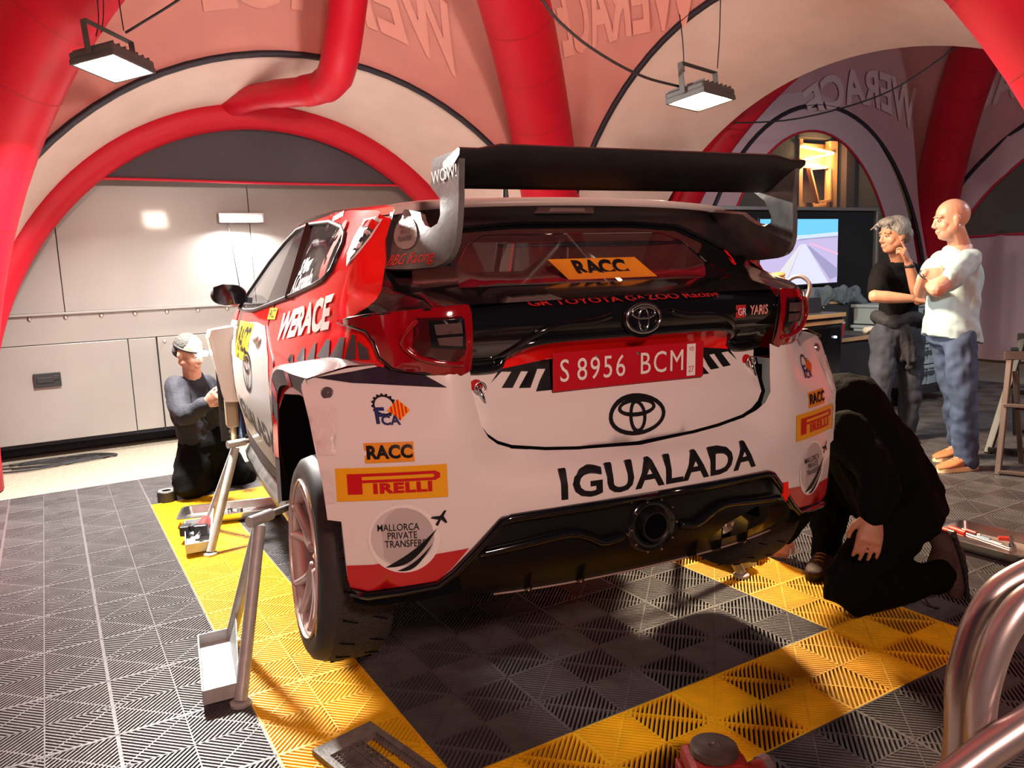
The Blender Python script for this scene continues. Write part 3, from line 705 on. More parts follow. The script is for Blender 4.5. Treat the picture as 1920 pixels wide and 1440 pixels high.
# --- bumper ---
half=[(-.512,1.150),(-.56,1.143),(-.62,1.150),(-.70,1.166),(-.745,1.176),(-.80,1.165),(-.86,1.153),(-.909,1.1434),(-.9221,1.115),(-.9149,1.0336),(-.9109,.9548),(-.9016,.8834),(-.8955,.7969),(-.8943,.7752),(-.8618,.7701),(-.8598,.738),(-.8539,.6097),(-.848,.585),(-.806,.573),(-.6335,.592),(-.59,.626),(-.465,.757),(-.44,.762),(0,.768)]
gapc=[(0,.890),(-.20,.899),(-.30,.909),(-.405,.927),(-.447,.944),(-.476,.967),(-.495,1.0),(-.505,1.06),(-.511,1.10)]
bo=half+[(-x,z) for x,z in reversed(half[:-1])]+[(-x,z) for x,z in reversed(gapc[1:])]+gapc
BUM=sheet('rear_bumper',bo,BP,M_w,CAR,step=.04,thick=.0)
MB().tube([Vector(LD(x*1.0,z))+Vector((0,-.001,0)) for x,z in gapc[::-1]+[(-x,z) for x,z in gapc[1:]]],.006,6).obj('lid_gap',M_dk,CAR,smooth=True)
for sg in(-1,1):
    red=[(-.8551,.6482),(-.7907,.6485),(-.6858,.6640),(-.5509,.6790),(-.595,.626),(-.6335,.592),(-.806,.573),(-.848,.585),(-.8539,.6097)]
    def BPm(x,z,sg=sg): return BP(x,z)
    P=[(x*-sg if sg==1 else x,z) for x,z in red]; P=P if sg==-1 else P[::-1]
    if sg==1: P=[(-x,z) for x,z in red][::-1]
    sheet('red_corner',P,BP,M_rd,BUM,step=.04,off=.002)
    # black splitter lip under the corner
    lip=[Vector(BP(sg*x,z))+Vector((0,-.004,-.012)) for x,z in [(.848,.585),(.806,.571),(.72,.58),(.6335,.592),(.59,.626),(.53,.69),(.465,.757),(.44,.764),(.2,.771),(0,.772)]]
    MB().tube(lip,.012,8).obj('bumper_lip',M_k,BUM,smooth=True)
    b=MB(); pts=[(.856,.61),(.85,.585),(.806,.573),(.70,.583),(.6335,.592),(.58,.60)]
    v=[]
    for x,z in pts: p=Vector(BP(sg*x,z)); v+= [p+Vector((0,-.006,0)),p+Vector((-sg*.01,-.002,-.045))]
    b.add(v,[(2*i,2*i+1,2*i+3,2*i+2) for i in range(5)]).obj('splitter',M_dk,BUM)
    # return face of the bumper towards the wheel
    E=half[7:17]; v=[]
    for x,z in E:
        p=Vector(BP(sg*abs(x),z)); v+=[p,p+Vector((-sg*.012,.075,0))]
    MB().add(v,[(2*i,2*i+1,2*i+3,2*i+2) for i in range(len(E)-1)]).obj('bumper_return',M_w,BUM,smooth=True)
    # flare box over the rear wheel
    lipc=cr([(-.909,.30,1.1434),(-.912,.55,1.130),(-.906,.8,1.118),(-.896,1.02,1.092),(-.888,1.18,1.05),(-.882,1.28,.96),(-.876,1.36,.80),(-.872,1.41,.65),(-.87,1.43,.50)],5)
    root=cr([(.20,1.175,0),(.45,1.181,0),(.80,1.128,0),(1.10,1.092,0),(1.30,1.06,0),(1.42,.96,0),(1.50,.80,0),(1.55,.65,0),(1.58,.50,0)],5)
    root=[Vector(W(r.x,r.y)) for r in root]
    opn=cr([(-.905,.33,1.085),(-.902,.6,1.083),(-.896,.85,1.060),(-.888,1.03,1.022),(-.88,1.15,.94),(-.874,1.24,.80),(-.87,1.30,.65),(-.868,1.33,.50)],6)[:41]
    opn=[opn[int(i*(len(opn)-1)/(len(lipc)-1))] for i in range(len(lipc))]
    inn=[Vector((-.60,p.y,p.z)) for p in opn]
    S=lambda L:[Vector((sg*-p.x,p.y,p.z)) for p in L]
    def ribbon(rows,name,m,par=CAR,n=None):
        b=MB(); k=len(rows[0])
        for r in rows: b.v+=[tuple(p) for p in r]
        for j in range(len(rows)-1):
            for i in range(k-1): b.f.append((j*k+i,j*k+i+1,(j+1)*k+i+1,(j+1)*k+i)); b.m.append(0)
        return b.obj(name,m,par,smooth=50)
    mid=[a*.45+b_*.55+Vector((0,0,.012)) for a,b_ in zip(lipc,root)]
    fo=ribbon([S(root),S(mid),S(lipc)],'wheel_arch_flare',mat('flare_grey',(.36,.27,.27),.25,coat=.5))
    ribbon([S(lipc),S(opn)],'flare_lip',M_g,fo)
    ribbon([S(opn)[:14],S(inn)[:14]],'wheel_well',M_dk,fo) if 0 else ribbon([S(opn),S(inn)],'wheel_well',M_dk,fo)
    # red patches on the flare lip
    for a,b_ in((6,9),(20,24),(27,34)):
        ribbon([[p+Vector((sg*.002,0,0)) for p in S(lipc)[a:b_]],[p+Vector((sg*.002,0,0)) for p in S(opn)[a:b_]]],'flare_patch',M_r,fo)
    MB().box((sg*.68,.88,.77),(.02,1.04,.56)).obj('inner_wing',M_dk,fo)
    MB().lathe([(.012,0),(.008,.004)],12,Matrix.Translation((sg*.712,1.12,.86))@Matrix.Rotation(-sg*PI/2,4,'Y')).obj('liner_bolt',M_alu,fo)
    # vent opening as painted decals: shaded dark on the left, lit pale on the right
    lf=[(-.885,1.1425),(-.794,1.1545),(-.72,1.168),(-.66,1.156),(-.6248,1.141),(-.5817,1.111),(-.6755,1.117),(-.7987,1.126)]
    if sg==-1: sheet('vent_shade_or_light',lf,BP,mat('vent_shaded',(.02,.014,.03),.4),BUM,step=.03,off=.003)
    else: sheet('vent_shade_or_light',[(.66,1.156),(.70,1.168),(.72,1.12),(.76,1.13),(.885,1.1435),(.80,1.158),(.74,1.176)][::1],BP,mat('vent_lit',(.35,.42,.45),.4),BUM,step=.03,off=.003)
    # bolt washer
    p=Vector(BP(sg*.863,1.1014)); o=MB().lathe([(.001,.009),(.006,.009),(.007,.005),(.014,.005),(.016,.001),(.018,-.003)],24,Matrix.Translation(p)@Matrix.Rotation(-sg*-.42,4,'Z')@Matrix.Rotation(PI/2,4,'X')).obj('flare_bolt',mat('washer_grey',(.30,.27,.27),.3,.8),BUM,smooth=40)
    # crinkled tape on the bumper corner
    sheet('tape_patch',[(sg*.845,1.065),(sg*.917,1.07),(sg*.905,.95),(sg*.865,.95)][::sg],BP,mat('tape_white',(.74,.68,.66),.35,bump=.8,bscale=30),BUM,step=.03,off=.002)
    sheet('tape_patch',[(sg*.875,.905),(sg*.902,.905),(sg*.896,.82),(sg*.872,.82)][::sg],BP,mat('tape_white'),BUM,step=.03,off=.002)
    # ------- corner sponsors -------
    cx=sg*.7225
    q=lambda pts:[(sg*-x,z) for x,z in pts] if sg==1 else pts
    def rect(x0,x1,z0,z1): return [(x0,z0),(x1,z0),(x1,z1),(x0,z1)]
    xa,xb=sorted((sg*.796,sg*.677)); sheet('sponsor_sticker',rect(xa,xb,.925,.976),BP,M_or,BUM,step=.04,off=.0025)
    puttext('sponsor_text','RACC',BP,M_ink,BUM,((xa+xb)/2,.9505),.045,off=.004,bold=.04,sx=.92)
    xa,xb=sorted((sg*.868,sg*.599)); P=sheet('tyre_maker_sticker',rect(xa,xb,.825,.9135),BP,M_yel,BUM,step=.04,off=.0025)
    k=xa+.027; w_=xb-xa-.045
    Pl=[(k,.843),(k+.035,.843),(k+.035,.873),(k+w_-.012,.873),(k+w_,.8795),(k+w_,.8915),(k+w_-.012,.898),(k,.898)]
    sheet('long_letter',Pl,BP,M_inkr,P,holes=[[(k+.035,.8805),(k+w_-.018,.8805),(k+w_-.013,.8855),(k+w_-.018,.890),(k+.035,.890)]],step=.04,off=.004)
    puttext('sticker_letters','IRELLI',BP,M_inkr,P,(k+.132,.8555),.036,off=.004,bold=.055,ux=(1.42,0),spacing=1.1,step=.04)
    # island transfers sticker
    cx=sg*.713; H=sheet('round_sticker',ringP((cx,.716),.088,.094,40),BP,M_inkw,BUM,step=.03,off=.0022)
    sheet('globe',ringP((cx-.003,.722),.077,.080,36),BP,mat('globe_grey',(.50,.45,.45),.4),H,step=.03,off=.003)
    sheet('globe_ring',ringP((cx-.003,.722),.077,.080,36)[10:26]+[(cx-.05,.668),(cx-.055,.75),(cx-.035,.785)],BP,mat('globe_ring_grey',(.62,.57,.57),.4),H,step=.03,off=.0034)
    for i,(tx,xx) in enumerate((('MALLORCA',-.003),('PRIVATE',.006),('TRANSFERS',.013))):
        puttext('sticker_letters',tx,BP,M_ink,H,(cx+xx-.010,.7500-.0225*i),.0265,off=.006,bold=.004,ux=(.74,0),step=.04)
    def crescent(x0,z0,x1,z1,b0,b1):
        A=[];Bc=[]
        for i in range(13):
            t=i/12; x=x0+(x1-x0)*t; z=z0+(z1-z0)*t; A.append((x,z-b0*math.sin(PI*t))); Bc.append((x,z-b1*math.sin(PI*t)))
        return A+Bc[::-1][1:-1]
    sheet('swoosh',crescent(cx-.048,.640,cx+.083,.742,.034,.008),BP,M_ink,H,step=.03,off=.0042)
    sheet('swoosh',crescent(cx-.02,.629,cx+.070,.702,.028,.012),BP,M_ink,H,step=.03,off=.0042)
    ap=[(0,.0),(.008,.012),(-.010,.016),(-.006,.020),(.012,.021),(.022,.034),(.027,.033),(.020,.020),(.028,.004),(.024,.002),(.014,.012),(.006,-.004)]
    sheet('aeroplane',[(cx+.078+a*1.1,.752+b_*1.1) for a,b_ in ap],BP,M_ink,H,step=.03,off=.0042)
    # club emblem: cog, letters, striped diamond
    cx=sg*.72; 
    cg=[(cx-.012+(.030 if i%4<2 else .026)*math.cos(2*PI*i/64),1.068+(.030 if i%4<2 else .026)*math.sin(2*PI*i/64)) for i in range(64)]
    G=sheet('club_cog',cg,BP,M_ink,BUM,holes=[ringP((cx-.012,1.068),.0215,.0215,24)],step=.03,off=.0025)
    dm=[(cx+.022,1.030),(cx+.048,1.055),(cx+.022,1.082),(cx-.006,1.055)]
    sheet('club_diamond',dm,BP,M_yel,G,step=.03,off=.0035)
    for d_ in(-.017,-.0085,0.0,.0085,.017):
        hh=.027-abs(d_)*1.0-.002; xx=cx+.021+d_; sheet('diamond_bar',[(xx-.0022,1.0555-hh),(xx+.0022,1.0555-hh),(xx+.0022,1.0555+hh),(xx-.0022,1.0555+hh)],BP,M_r,G,step=.03,off=.0045)
    puttext('club_letters','F',BP,M_inkb,G,(cx-.026,1.040),.055,off=.004,bold=.03); puttext('club_letters','CA',BP,M_inkb,G,(cx-.002,1.029),.032,off=.0048,bold=.03)
puttext('sponsor_text','IGUALADA',BP,M_ink,BUM,(.038,.822),.112,off=.003,bold=.024,ux=(1.19,0),spacing=1.06,step=.04)
# --- diffuser ---
dfo=both([(-.60,.612),(-.47,.757),(-.44,.763),(0,.770)])
dfo=[(-.64,.56),(-.60,.62),(-.465,.762),(-.3,.768),(.3,.768),(.465,.762),(.60,.62),(.64,.56),(.60,.52),(.45,.497),(-.45,.497),(-.60,.52)]
hl=[(.245,.545),(.30,.605),(.42,.640),(.50,.63),(.51,.56),(.40,.54)]
DIF=sheet('diffuser',dfo[::-1],DF,M_df,CAR,holes=[hl],step=.05)
for x in(-.36,-.20,.20,.30,.42):
    yb=DF(x,.53)[1]; MB().add([(x+d,yy,zz) for d in(-.003,.003) for yy,zz in((yb+.06,.505),(yb-.010,.505),(yb-.018,.515),(yb-.03,.585),(yb+.02,.60))],[(0,1,2,3,4),(9,8,7,6,5)]+[(i,(i+1)%5,(i+1)%5+5,i+5) for i in range(5)]).obj('strake',M_k,DIF)
# exhaust
px,py,pz=.0,.03,.667
MB().tube([(0,.30,.66),(0,.10,.662),(0,.03,.664)],.042,28).obj('exhaust_pipe',mat('exhaust_dark',(.05,.045,.05),.35,.8),DIF,smooth=40)
MB().lathe([(.042,0),(.046,-.004),(.046,.02),(.038,.02),(.038,0),(.042,0)],28,Matrix.Translation((0,.024,.664))@Matrix.Rotation(-PI/2,4,'X'),caps=False).obj('exhaust_rim',mat('exhaust_dark'),DIF,smooth=40)
MB().lathe([(.001,0),(.037,0)],28,Matrix.Translation((0,.028,.664))@Matrix.Rotation(-PI/2,4,'X')).obj('exhaust_bore',M_dk,DIF)
MB().lathe([(.052,.01),(.075,.0),(.086,.02),(.088,.05)],32,Matrix.Translation((0,.035,.664))@Matrix.Rotation(-PI/2,4,'X'),caps=False).obj('exhaust_surround',M_k,DIF,smooth=True)
for k in range(10):
    a=2*PI*k/10; MB().lathe([(.004,0),(.002,.003)],8,Matrix.Translation((.078*math.cos(a),.030,.664+.078*math.sin(a)))@Matrix.Rotation(PI/2,4,'X')).obj('rivet',M_alu,DIF)
for sg in(-1,1): MB().tube([Vector(DF(sg*x,z))+Vector((0,-.01,0)) for x,z in [(v.x,v.y) for v in cr([(.10,.648,0),(.16,.640,0),(.21,.665,0),(.27,.682,0),(.38,.672,0),(.52,.655,0)],6)]],.012,8).obj('diffuser_fold',M_k,DIF,smooth=True)
MB().tube([Vector(DF(x,.497))+Vector((0,-.002,-.002)) for x in [i*.05 for i in range(-9,13)]],.003,6).obj('diffuser_edge',M_alu if 0 else mat('edge_tan',(.35,.26,.22),.4),DIF,smooth=True)
b=MB().add([(-.010,0,.03),(.010,0,.03),(.010,0,-.005),(.018,0,-.005),(0,0,-.034),(-.018,0,-.005),(-.010,0,-.005)],[(0,1,2,3,4,5,6)]); o=b.obj('tow_arrow',M_r,CAR,recalc=False,loc=(.50,.04,.69)); sdm=o.modifiers.new('s','SOLIDIFY'); sdm.thickness=.004
# --- wing ---
WG=empty('rear_wing',(0,.3,1.5),parent=CAR)
def wobj(o): o.parent=WG; o.location=Vector(o.location)-Vector((0,.3,1.5)); return o
plo=[(.0472,1.705),(.2242,1.706),(.2488,1.637),(.1886,1.6005),(.1728,1.5676),(.1671,1.5536),(.1751,1.5337),(.2084,1.525),(.2513,1.5335),(.2853,1.5529),(.31,1.572),(.45,1.592),(.5958,1.5986),(.5047,1.5259),(.4098,1.4236),(.34,1.420),(.2719,1.4186),(.1628,1.4212),(.12,1.430),(.0968,1.442),(.080,1.46),(.0697,1.4805),(.0629,1.5258),(.0602,1.6163)]
PR=lambda y,z:(-PLs(y,z)[0],y,z)
for nm,F,sg in(('L',PLs,1),('R',PR,-1)):
    pt=sheet('wing_plate',plo,F,M_cg,CAR,step=.02,thick=.016,off=.006); wobj(pt)
    if nm=='L':
        e=empty('x',(0,0,0)); bpy.data.objects.remove(e)
        rs=sheet('plate_sticker',[(.36+.075*math.cos(a*2*PI/24)+.045*math.sin(a*2*PI/24),1.520+.048*math.sin(a*2*PI/24)) for a in range(24)],F,mat('sticker_silver',(.42,.41,.39),.6,spec=.2),pt,step=.02,off=.009)
        for i,tx in enumerate(('MALLORCA','PRIVATE','TRANSFERS')):
            puttext('sticker_letters',tx,F,M_ink,pt,(.362-.01*i,1.537-.018*i),.021,off=.012,ux=(-.85,.02),uy=(.15,1),step=.02)
        puttext('plate_lettering','BBG Racing',F,M_r,pt,(.275,1.446),.043,off=.009,ux=(-1.12,.05),uy=(-.25,1),bold=-.002,step=.05)
        puttext('plate_lettering','WOW!',F,M_inkw,pt,(.145,1.655),.045,off=.009,ux=(-1.2,0),uy=(0,1),bold=.01,step=.02)
    for kk in (): pass
prof=[(.030,1.703),(.034,1.690),(.10,1.662),(.155,1.633),(.19,1.626),(.215,1.629),(.232,1.640),(.235,1.65),(.215,1.668),(.17,1.684),(.10,1.698),(.04,1.708)]
b=MB(); xs=[-.553,-.53,-.50,-.44,-.3,-.1,.1,.3,.44,.50,.53,.553]
for x in xs:
    r=1 if abs(x)<.47 else(0 if abs(x)>.49 else .5)
    for y,z in prof: b.v.append((x,y,z+(.012*r if y<.05 else .006*r if y<.12 else 0)))
n=len(prof)
for i in range(len(xs)-1):
    for j in range(n): b.f.append((i*n+j,i*n+(j+1)%n,(i+1)*n+(j+1)%n,(i+1)*n+j)); b.m.append(0)
b.f+= [tuple(range(n)),tuple((len(xs)-1)*n+j for j in range(n))]; b.m+=[0,0]
wobj(b.obj('wing_blade',M_cb,CAR,smooth=50))
# spoiler base along the roof edge
spo=[(-.72,1.425),(-.735,1.50),(-.745,1.598),(-.3,1.607),(.3,1.607),(.745,1.598),(.735,1.50),(.72,1.425),(.62,1.43),(.52,1.485),(.42,1.535),(.2,1.548),(-.2,1.548),(-.42,1.535),(-.52,1.485),(-.62,1.43)]
wobj(sheet('spoiler_base',spo[::-1],WF,M_cb,CAR,step=.05,off=.016,thick=.012))
tp=cr([(-.60,.49,1.602),(-.5,.50,1.617),(-.3,.487,1.626),(0,.48,1.630),(.3,.487,1.626),(.5,.50,1.617),(.60,.49,1.602)],5)
b=MB(); v=[]
for p in tp: v+=[p+Vector((0,-.03,-.022)),p+Vector((0,-.035,0)),p+Vector((0,.05,.012))]
b.add(v,[(3*i+j,3*i+j+1,3*i+j+4,3*i+j+3) for i in range(len(tp)-1) for j in(0,1)]); wobj(b.obj('spoiler_lip',mat('lip_pale',(.70,.56,.52),.25),CAR,smooth=True))
bl_=sheet('brake_light',[(-.135,1.572),(.075,1.572),(.085,1.592),(-.110,1.592)],WF,mat('brake_lens',(.22,.12,.12),.2),CAR,step=.05,off=.019); wobj(bl_)
wobj(sheet('light_slot',[(-.085,1.576),(.045,1.576),(.05,1.588),(-.07,1.588)],WF,M_dk if 0 else mat('slot_pink',(.45,.28,.27),.3),CAR,step=.05,off=.021))
# antenna
MB().lathe([(.020,0),(.019,.006),(.013,.012),(.010,.060),(.003,.066)],16).obj('antenna',M_rub,CAR,smooth=40,loc=(-.03,.933,1.664))
# mirrors
for sg in(-1,1):
    b=MB(); b.ell((0,.02,0),(.095,.055,.062),16,10)
    o=b.obj('mirror_housing',M_cb,CAR,smooth=True,loc=(sg*.885,2.74,1.335)); 
    mp_=[(-.075,-.045),(.03,-.055),(.085,-.03),(.08,.045),(.03,.06),(-.05,.05),(-.085,.01)]
    sheet('mirror_glass',[(x*-sg*-1,z) for x,z in mp_] if sg==-1 else [(-x,z) for x,z in mp_][::-1],lambda u,v:(u,-.036,v),mat('mirror_glass',(.10,.11,.13),.05,.9),o,step=.1)
    MB().bar((sg*.77,2.78,1.30),(sg*.86,2.76,1.315),.05,.03).obj('mirror_arm',M_cb,CAR)
# --- rear wheels, hanging ---
M_ty2=mat('tyre_rubber',(.035,.032,.034),.72,bump=.9,bscale=130)
M_tys=mat('tyre_side',(.03,.028,.03),.55)
M_rim=mat('rim_white',(.62,.50,.47),.3,.25,coat=.4)
def wheel(par,loc,sg,cam=-3.5):
    e=empty('rear_wheel',loc,parent=par); e.rotation_euler=(0,math.radians(cam)*sg,0 if sg<0 else PI)
    # local: outer face towards -x
    RX=Matrix.Rotation(-PI/2,4,'Y')
    t=MB().lathe([(.242,-.01),(.262,-.004),(.290,-.004),(.312,-.018),(.322,-.045)],56,RX,caps=False).obj('tyre_wall',M_tys,e,smooth=True)
    t=MB().lathe([(.322,-.045),(.326,-.08),(.326,-.16),(.320,-.20),(.300,-.222),(.24,-.225)],56,RX,caps=False).obj('tyre_tread',M_ty2,e,smooth=40)
    s=MB()
    for k in range(22):
        a=2*PI*k/22
        for r0 in(-.062,-.15):
            p=Vector((-r0*-1 if 0 else -r0,math.cos(a)*.3265,math.sin(a)*.3265)); a2=a+.05
            q_=Vector((-r0+.045,math.cos(a2)*.3265,math.sin(a2)*.3265)); s.bar(p,q_,.004,.003)
    s.obj('tread_cut',M_dk,e,kind='stuff')
    MB().lathe([(.246,.002),(.250,-.006),(.240,-.012),(.226,-.02),(.222,-.06),(.205,-.10),(.205,-.20)],48,RX,caps=False).obj('rim_barrel',M_rim,e,smooth=True)
    MB().lathe([(.001,-.05),(.06,-.05),(.07,-.06),(.07,-.12)],32,RX).obj('hub',M_rim,e,smooth=40)
    MB().lathe([(.001,-.13),(.165,-.13),(.165,-.15),(.001,-.15)],40,RX).obj('brake_disc',mat('disc_metal',(.22,.2,.2),.35,.9),e,smooth=40)
    for k in range(5):
        a=2*PI*k/5+.3
        b=MB()
        for d_ in(-.20,.20):
            pts=[]
            for r,of,dep in((.045,.0,.052),(.11,.35,.046),(.17,.75,.034),(.228,1.0,.016)):
                aa=a+d_*of*1.3; pts.append((dep,r*math.cos(aa),r*math.sin(aa)))
            b.tube(cr(pts,4),[.026-.0008*i for i in range(13)],8,sq=.7)
        b.obj('spoke',M_rim,e,smooth=True)
    for k in range(5):
        a=2*PI*k/5; MB().lathe([(.009,-.046),(.009,-.052)],8,Matrix.Translation((0,.038*math.cos(a),.038*math.sin(a)))@RX).obj('wheel_nut',M_ink,e)
    # lettering on the tyre wall
    sf=lambda u,v:(-.0005-.002,(.276+v)*math.cos(u),(.276+v)*math.sin(u))
    if sg<0:
        for a0,tx,m in((2.15,'PIRELLI',M_yel),(3.6,'PIRELLI',M_yel),(2.85,'SPA',M_gry)):
            vs_,fs=textpoly(tx,.026,bold=.02,step=.03)
            b=MB(); b.add([(.0075,(.276+y)*math.cos(a0-x/.276),(.276+y)*math.sin(a0-x/.276)) for x,y in vs_],fs)
            # face towards -x
            o=b.obj('tyre_lettering',m,e,recalc=False)
            for vtx in o.data.vertices: vtx.co.x=-.001
    return e
wheel(CAR,(-.905,.66,.530),-1)
wheel(CAR,(.905,.66,.530),1)
MB().tube([(-.75,.66,.56),(.75,.66,.56)],.035,10).obj('rear_axle',M_dk,CAR)
# --- front corner: flare box, brake and hub (wheel taken off) ---
for sg in(-1,1):
    fe=empty('front_flare',(sg*.9,3.1,.9),parent=CAR)
    P=[(-.87,2.83,1.165),(-.985,2.93,1.145),(-1.0,2.93,1.10),(-.945,2.86,.735),(-.845,2.80,.735),(-.83,2.80,1.0)]
    V=[Vector((sg*-x,y,z)) for x,y,z in P]+[Vector((sg*-(x*.985),y+.55 if x<-.9 else y+.6,z-.03*(1 if z>1 else 0))) for x,y,z in P]
    V=[p-fe.location for p in V]
    b=MB().add(V,[(0,1,2,3,4,5)]+[(i,(i+1)%6,(i+1)%6+6,i+6) for i in range(2)]+[(2,3,9,8)] ); b.obj('flare_box',M_w,fe,bevel=.006)
    MB().box((sg*-.02-.0*sg,.10,-.14),(.16,.02,.62)).obj('arch_liner',M_cb,fe)
    MB().lathe([(.001,0),(.165,0),(.168,.008),(.168,.022),(.165,.03),(.001,.03)],36,Matrix.Translation((sg*-.02,.12,-.30))@Matrix.Rotation(sg*PI/2,4,'Y')).obj('brake_disc',mat('disc_rust',(.33,.26,.19),.45,.7),fe,smooth=40)
    MB().box((sg*.0,-.03,-.26),(.07,.09,.17)).obj('brake_caliper',mat('caliper_tan',(.40,.33,.24),.5,.4),fe,bevel=.012)
    MB().tube([(sg*-.05,-.02,-.14),(sg*-.05,-.01,-.42)],.018,10).obj('damper',mat('damper_blue',(.03,.09,.35),.3),fe,smooth=True)
    MB().tube([(sg*.02,.05,-.40),(sg*-.5,.0,-.42)],.02,10).obj('wishbone',M_cb,fe,smooth=True)
    MB().tube(cr([(sg*-.10,-.05,-.10),(sg*-.06,-.12,-.25),(sg*-.10,-.12,-.42)],5),.012,8).obj('brake_hose',M_rub,fe,smooth=True)
# --- interior ---
cg_=MB(); M_cage=mat('cage_grey',(.22,.19,.19),.45)
for a,b_ in (((-.50,1.55,.6),(-.52,1.5,1.56)),((.50,1.55,.6),(.52,1.5,1.56)),((-.52,1.5,1.56),(.52,1.5,1.56)),((-.52,1.5,1.55),(.48,.62,1.05)),((.52,1.5,1.55),(-.48,.62,1.05)),((-.48,.62,1.05),(-.52,1.5,1.56)),((.48,.62,1.05),(.52,1.5,1.56)),((-.5,1.52,1.5),(.48,1.52,.9)),((.5,1.52,1.5),(-.48,1.52,.9)),((-.52,1.5,1.56),(-.50,2.2,1.58)),((.52,1.5,1.56),(.50,2.2,1.58)),((-.5,2.2,1.58),(-.68,2.85,1.1)),((.5,2.2,1.58),(.68,2.85,1.1))):
    MB().tube([a,b_],.02,10).obj('cage_tube',M_cage,CAR,smooth=True)
for x in(-.34,.34):
    MB().box((x,1.85,1.10),(.46,.12,.62)).obj('seat_back',mat('seat_black',(.02,.02,.022),.8),CAR,bevel=.05)
    MB().box((x,2.05,.78),(.46,.42,.14)).obj('seat_cushion',mat('seat_black'),CAR,bevel=.04)
MB().box((0,2.75,1.10),(1.3,.22,.2)).obj('dashboard',mat('seat_black'),CAR,bevel=.05)
MB().box((-.56,2.45,1.24),(.01,.20,.20)).obj('road_book_panel',mat('paper_pale',(.45,.5,.55),.7),CAR)
# ================= PEOPLE =================
M_skin=mat('skin_warm',(.50,.23,.14),.5,bump=.08,bscale=60,var=.06,vscale=12)
M_skin2=mat('skin_pale',(.52,.26,.18),.42,bump=.08,bscale=60,var=.06,vscale=12)
def remeshed(b,name,m,parent,voxel=.008,smooth=3,wr=0,wsc=.12,extra=None,label=None):
    """one continuous skin out of overlapping volumes"""
    me=bpy.data.meshes.new('tmp'); me.from_pydata(b.v,[],b.f)
    bm=bmesh.new(); bm.from_mesh(me); bmesh.ops.recalc_face_normals(bm,faces=bm.faces); bm.to_mesh(me); bm.free()
    o=bpy.data.objects.new('tmp',me); COL.objects.link(o)
    r=o.modifiers.new('r','REMESH'); r.mode='VOXEL'; r.voxel_size=voxel
    s=o.modifiers.new('s','SMOOTH'); s.iterations=smooth; s.factor=.5
    if wr:
        t=bpy.data.textures.new('folds','CLOUDS'); t.noise_scale=wsc; t.noise_depth=1
        d=o.modifiers.new('d','DISPLACE'); d.texture=t; d.strength=wr; d.mid_level=.5; d.texture_coords='GLOBAL'
    dg=bpy.context.evaluated_depsgraph_get(); dg.update()
    ne=bpy.data.meshes.new_from_object(o.evaluated_get(dg)); ne.name=name
    bpy.data.objects.remove(o); bpy.data.meshes.remove(me)
    if not isinstance(m,(list,tuple)): m=[m]
    ne.materials.clear()
    for q in m: ne.materials.append(q)
    if extra:
        for p in ne.polygons: p.material_index=extra(p.center)
    ne.polygons.foreach_set('use_smooth',[True]*len(ne.polygons))
    n=bpy.data.objects.new(name,ne); COL.objects.link(n)
    if parent: n.parent=parent; n.matrix_parent_inverse=Matrix.Translation(parent.location).inverted() if not parent.rotation_euler.z else (Matrix.Translation(parent.location)@parent.rotation_euler.to_matrix().to_4x4()).inverted()
    return tag(n,label)
def adopt(o,par):
    o.parent=par; o.matrix_parent_inverse=Matrix.Translation(par.location).inverted(); return o
def limb(b,pts,rs,n=12,sq=1.0):
    P=cr(pts,4); R=[]
    for i in range(len(pts)-1):
        for k in range(4): R.append(rs[i]+(rs[i+1]-rs[i])*k/4)
    R.append(rs[-1]); b.tube(P,R,n,sq=sq)
    for p,r in((pts[0],rs[0]),(pts[-1],rs[-1])): b.ell(p,(r,r,r),10,6)
def rings(b,R,n=20):
    """R: list of (centre, half-width vector, half-depth vector)"""
    k=len(b.v)
    for c,a,d in R:
        for j in range(n):
            t=2*PI*j/n; ct,st=math.cos(t),math.sin(t)
            ct=math.copysign(abs(ct)**.85,ct); st=math.copysign(abs(st)**.85,st)
            b.v.append(tuple(Vector(c)+Vector(a)*ct+Vector(d)*st))
    for i in range(len(R)-1):
        for j in range(n): b.f.append((k+i*n+j,k+i*n+(j+1)%n,k+(i+1)*n+(j+1)%n,k+(i+1)*n+j)); b.m.append(0)
    b.f.append(tuple(k+j for j in range(n))[::-1]); b.f.append(tuple(k+(len(R)-1)*n+j for j in range(n))); b.m+=[0,0]
def frame(o,f,up=(0,0,1)):
    f=Vector(f).normalized(); u=Vector(up); r=f.cross(u).normalized(); u=r.cross(f)
    m=Matrix((r,f,u)).transposed().to_4x4(); return Matrix.Translation(o)@m   # x=right, y=forward, z=up
def head_mesh(b,M,s=1.0,bald=True):
    E=lambda c,r,nn=16: b.ell((c[0]*s,c[1]*s,c[2]*s),(r[0]*s,r[1]*s,r[2]*s),nn,12,0,M)
    E((0,-.012,.028),(.076,.094,.092),20); E((0,.012,-.02),(.067,.078,.085)); E((0,.030,-.070),(.049,.058,.048)); E((0,.060,-.088),(.026,.026,.020))
    for g in(-1,1):
        E((g*.030,.066,.030),(.028,.018,.012)); E((g*.036,.050,-.024),(.030,.028,.030)); E((g*.077,-.008,-.004),(.009,.019,.030)); E((g*.055,.01,-.05),(.02,.04,.03))
        E((g*.012,.092,-.028),(.009,.010,.008))
    M2=M
    b.tube([M@(Vector(p)*s) for p in((0,.080,.022),(0,.090,.0),(0,.101,-.022),(0,.092,-.032))],[.011*s,.012*s,.014*s,.009*s],10)
    E((0,.084,-.052),(.026,.012,.007)); E((0,.084,-.062),(.022,.012,.007))
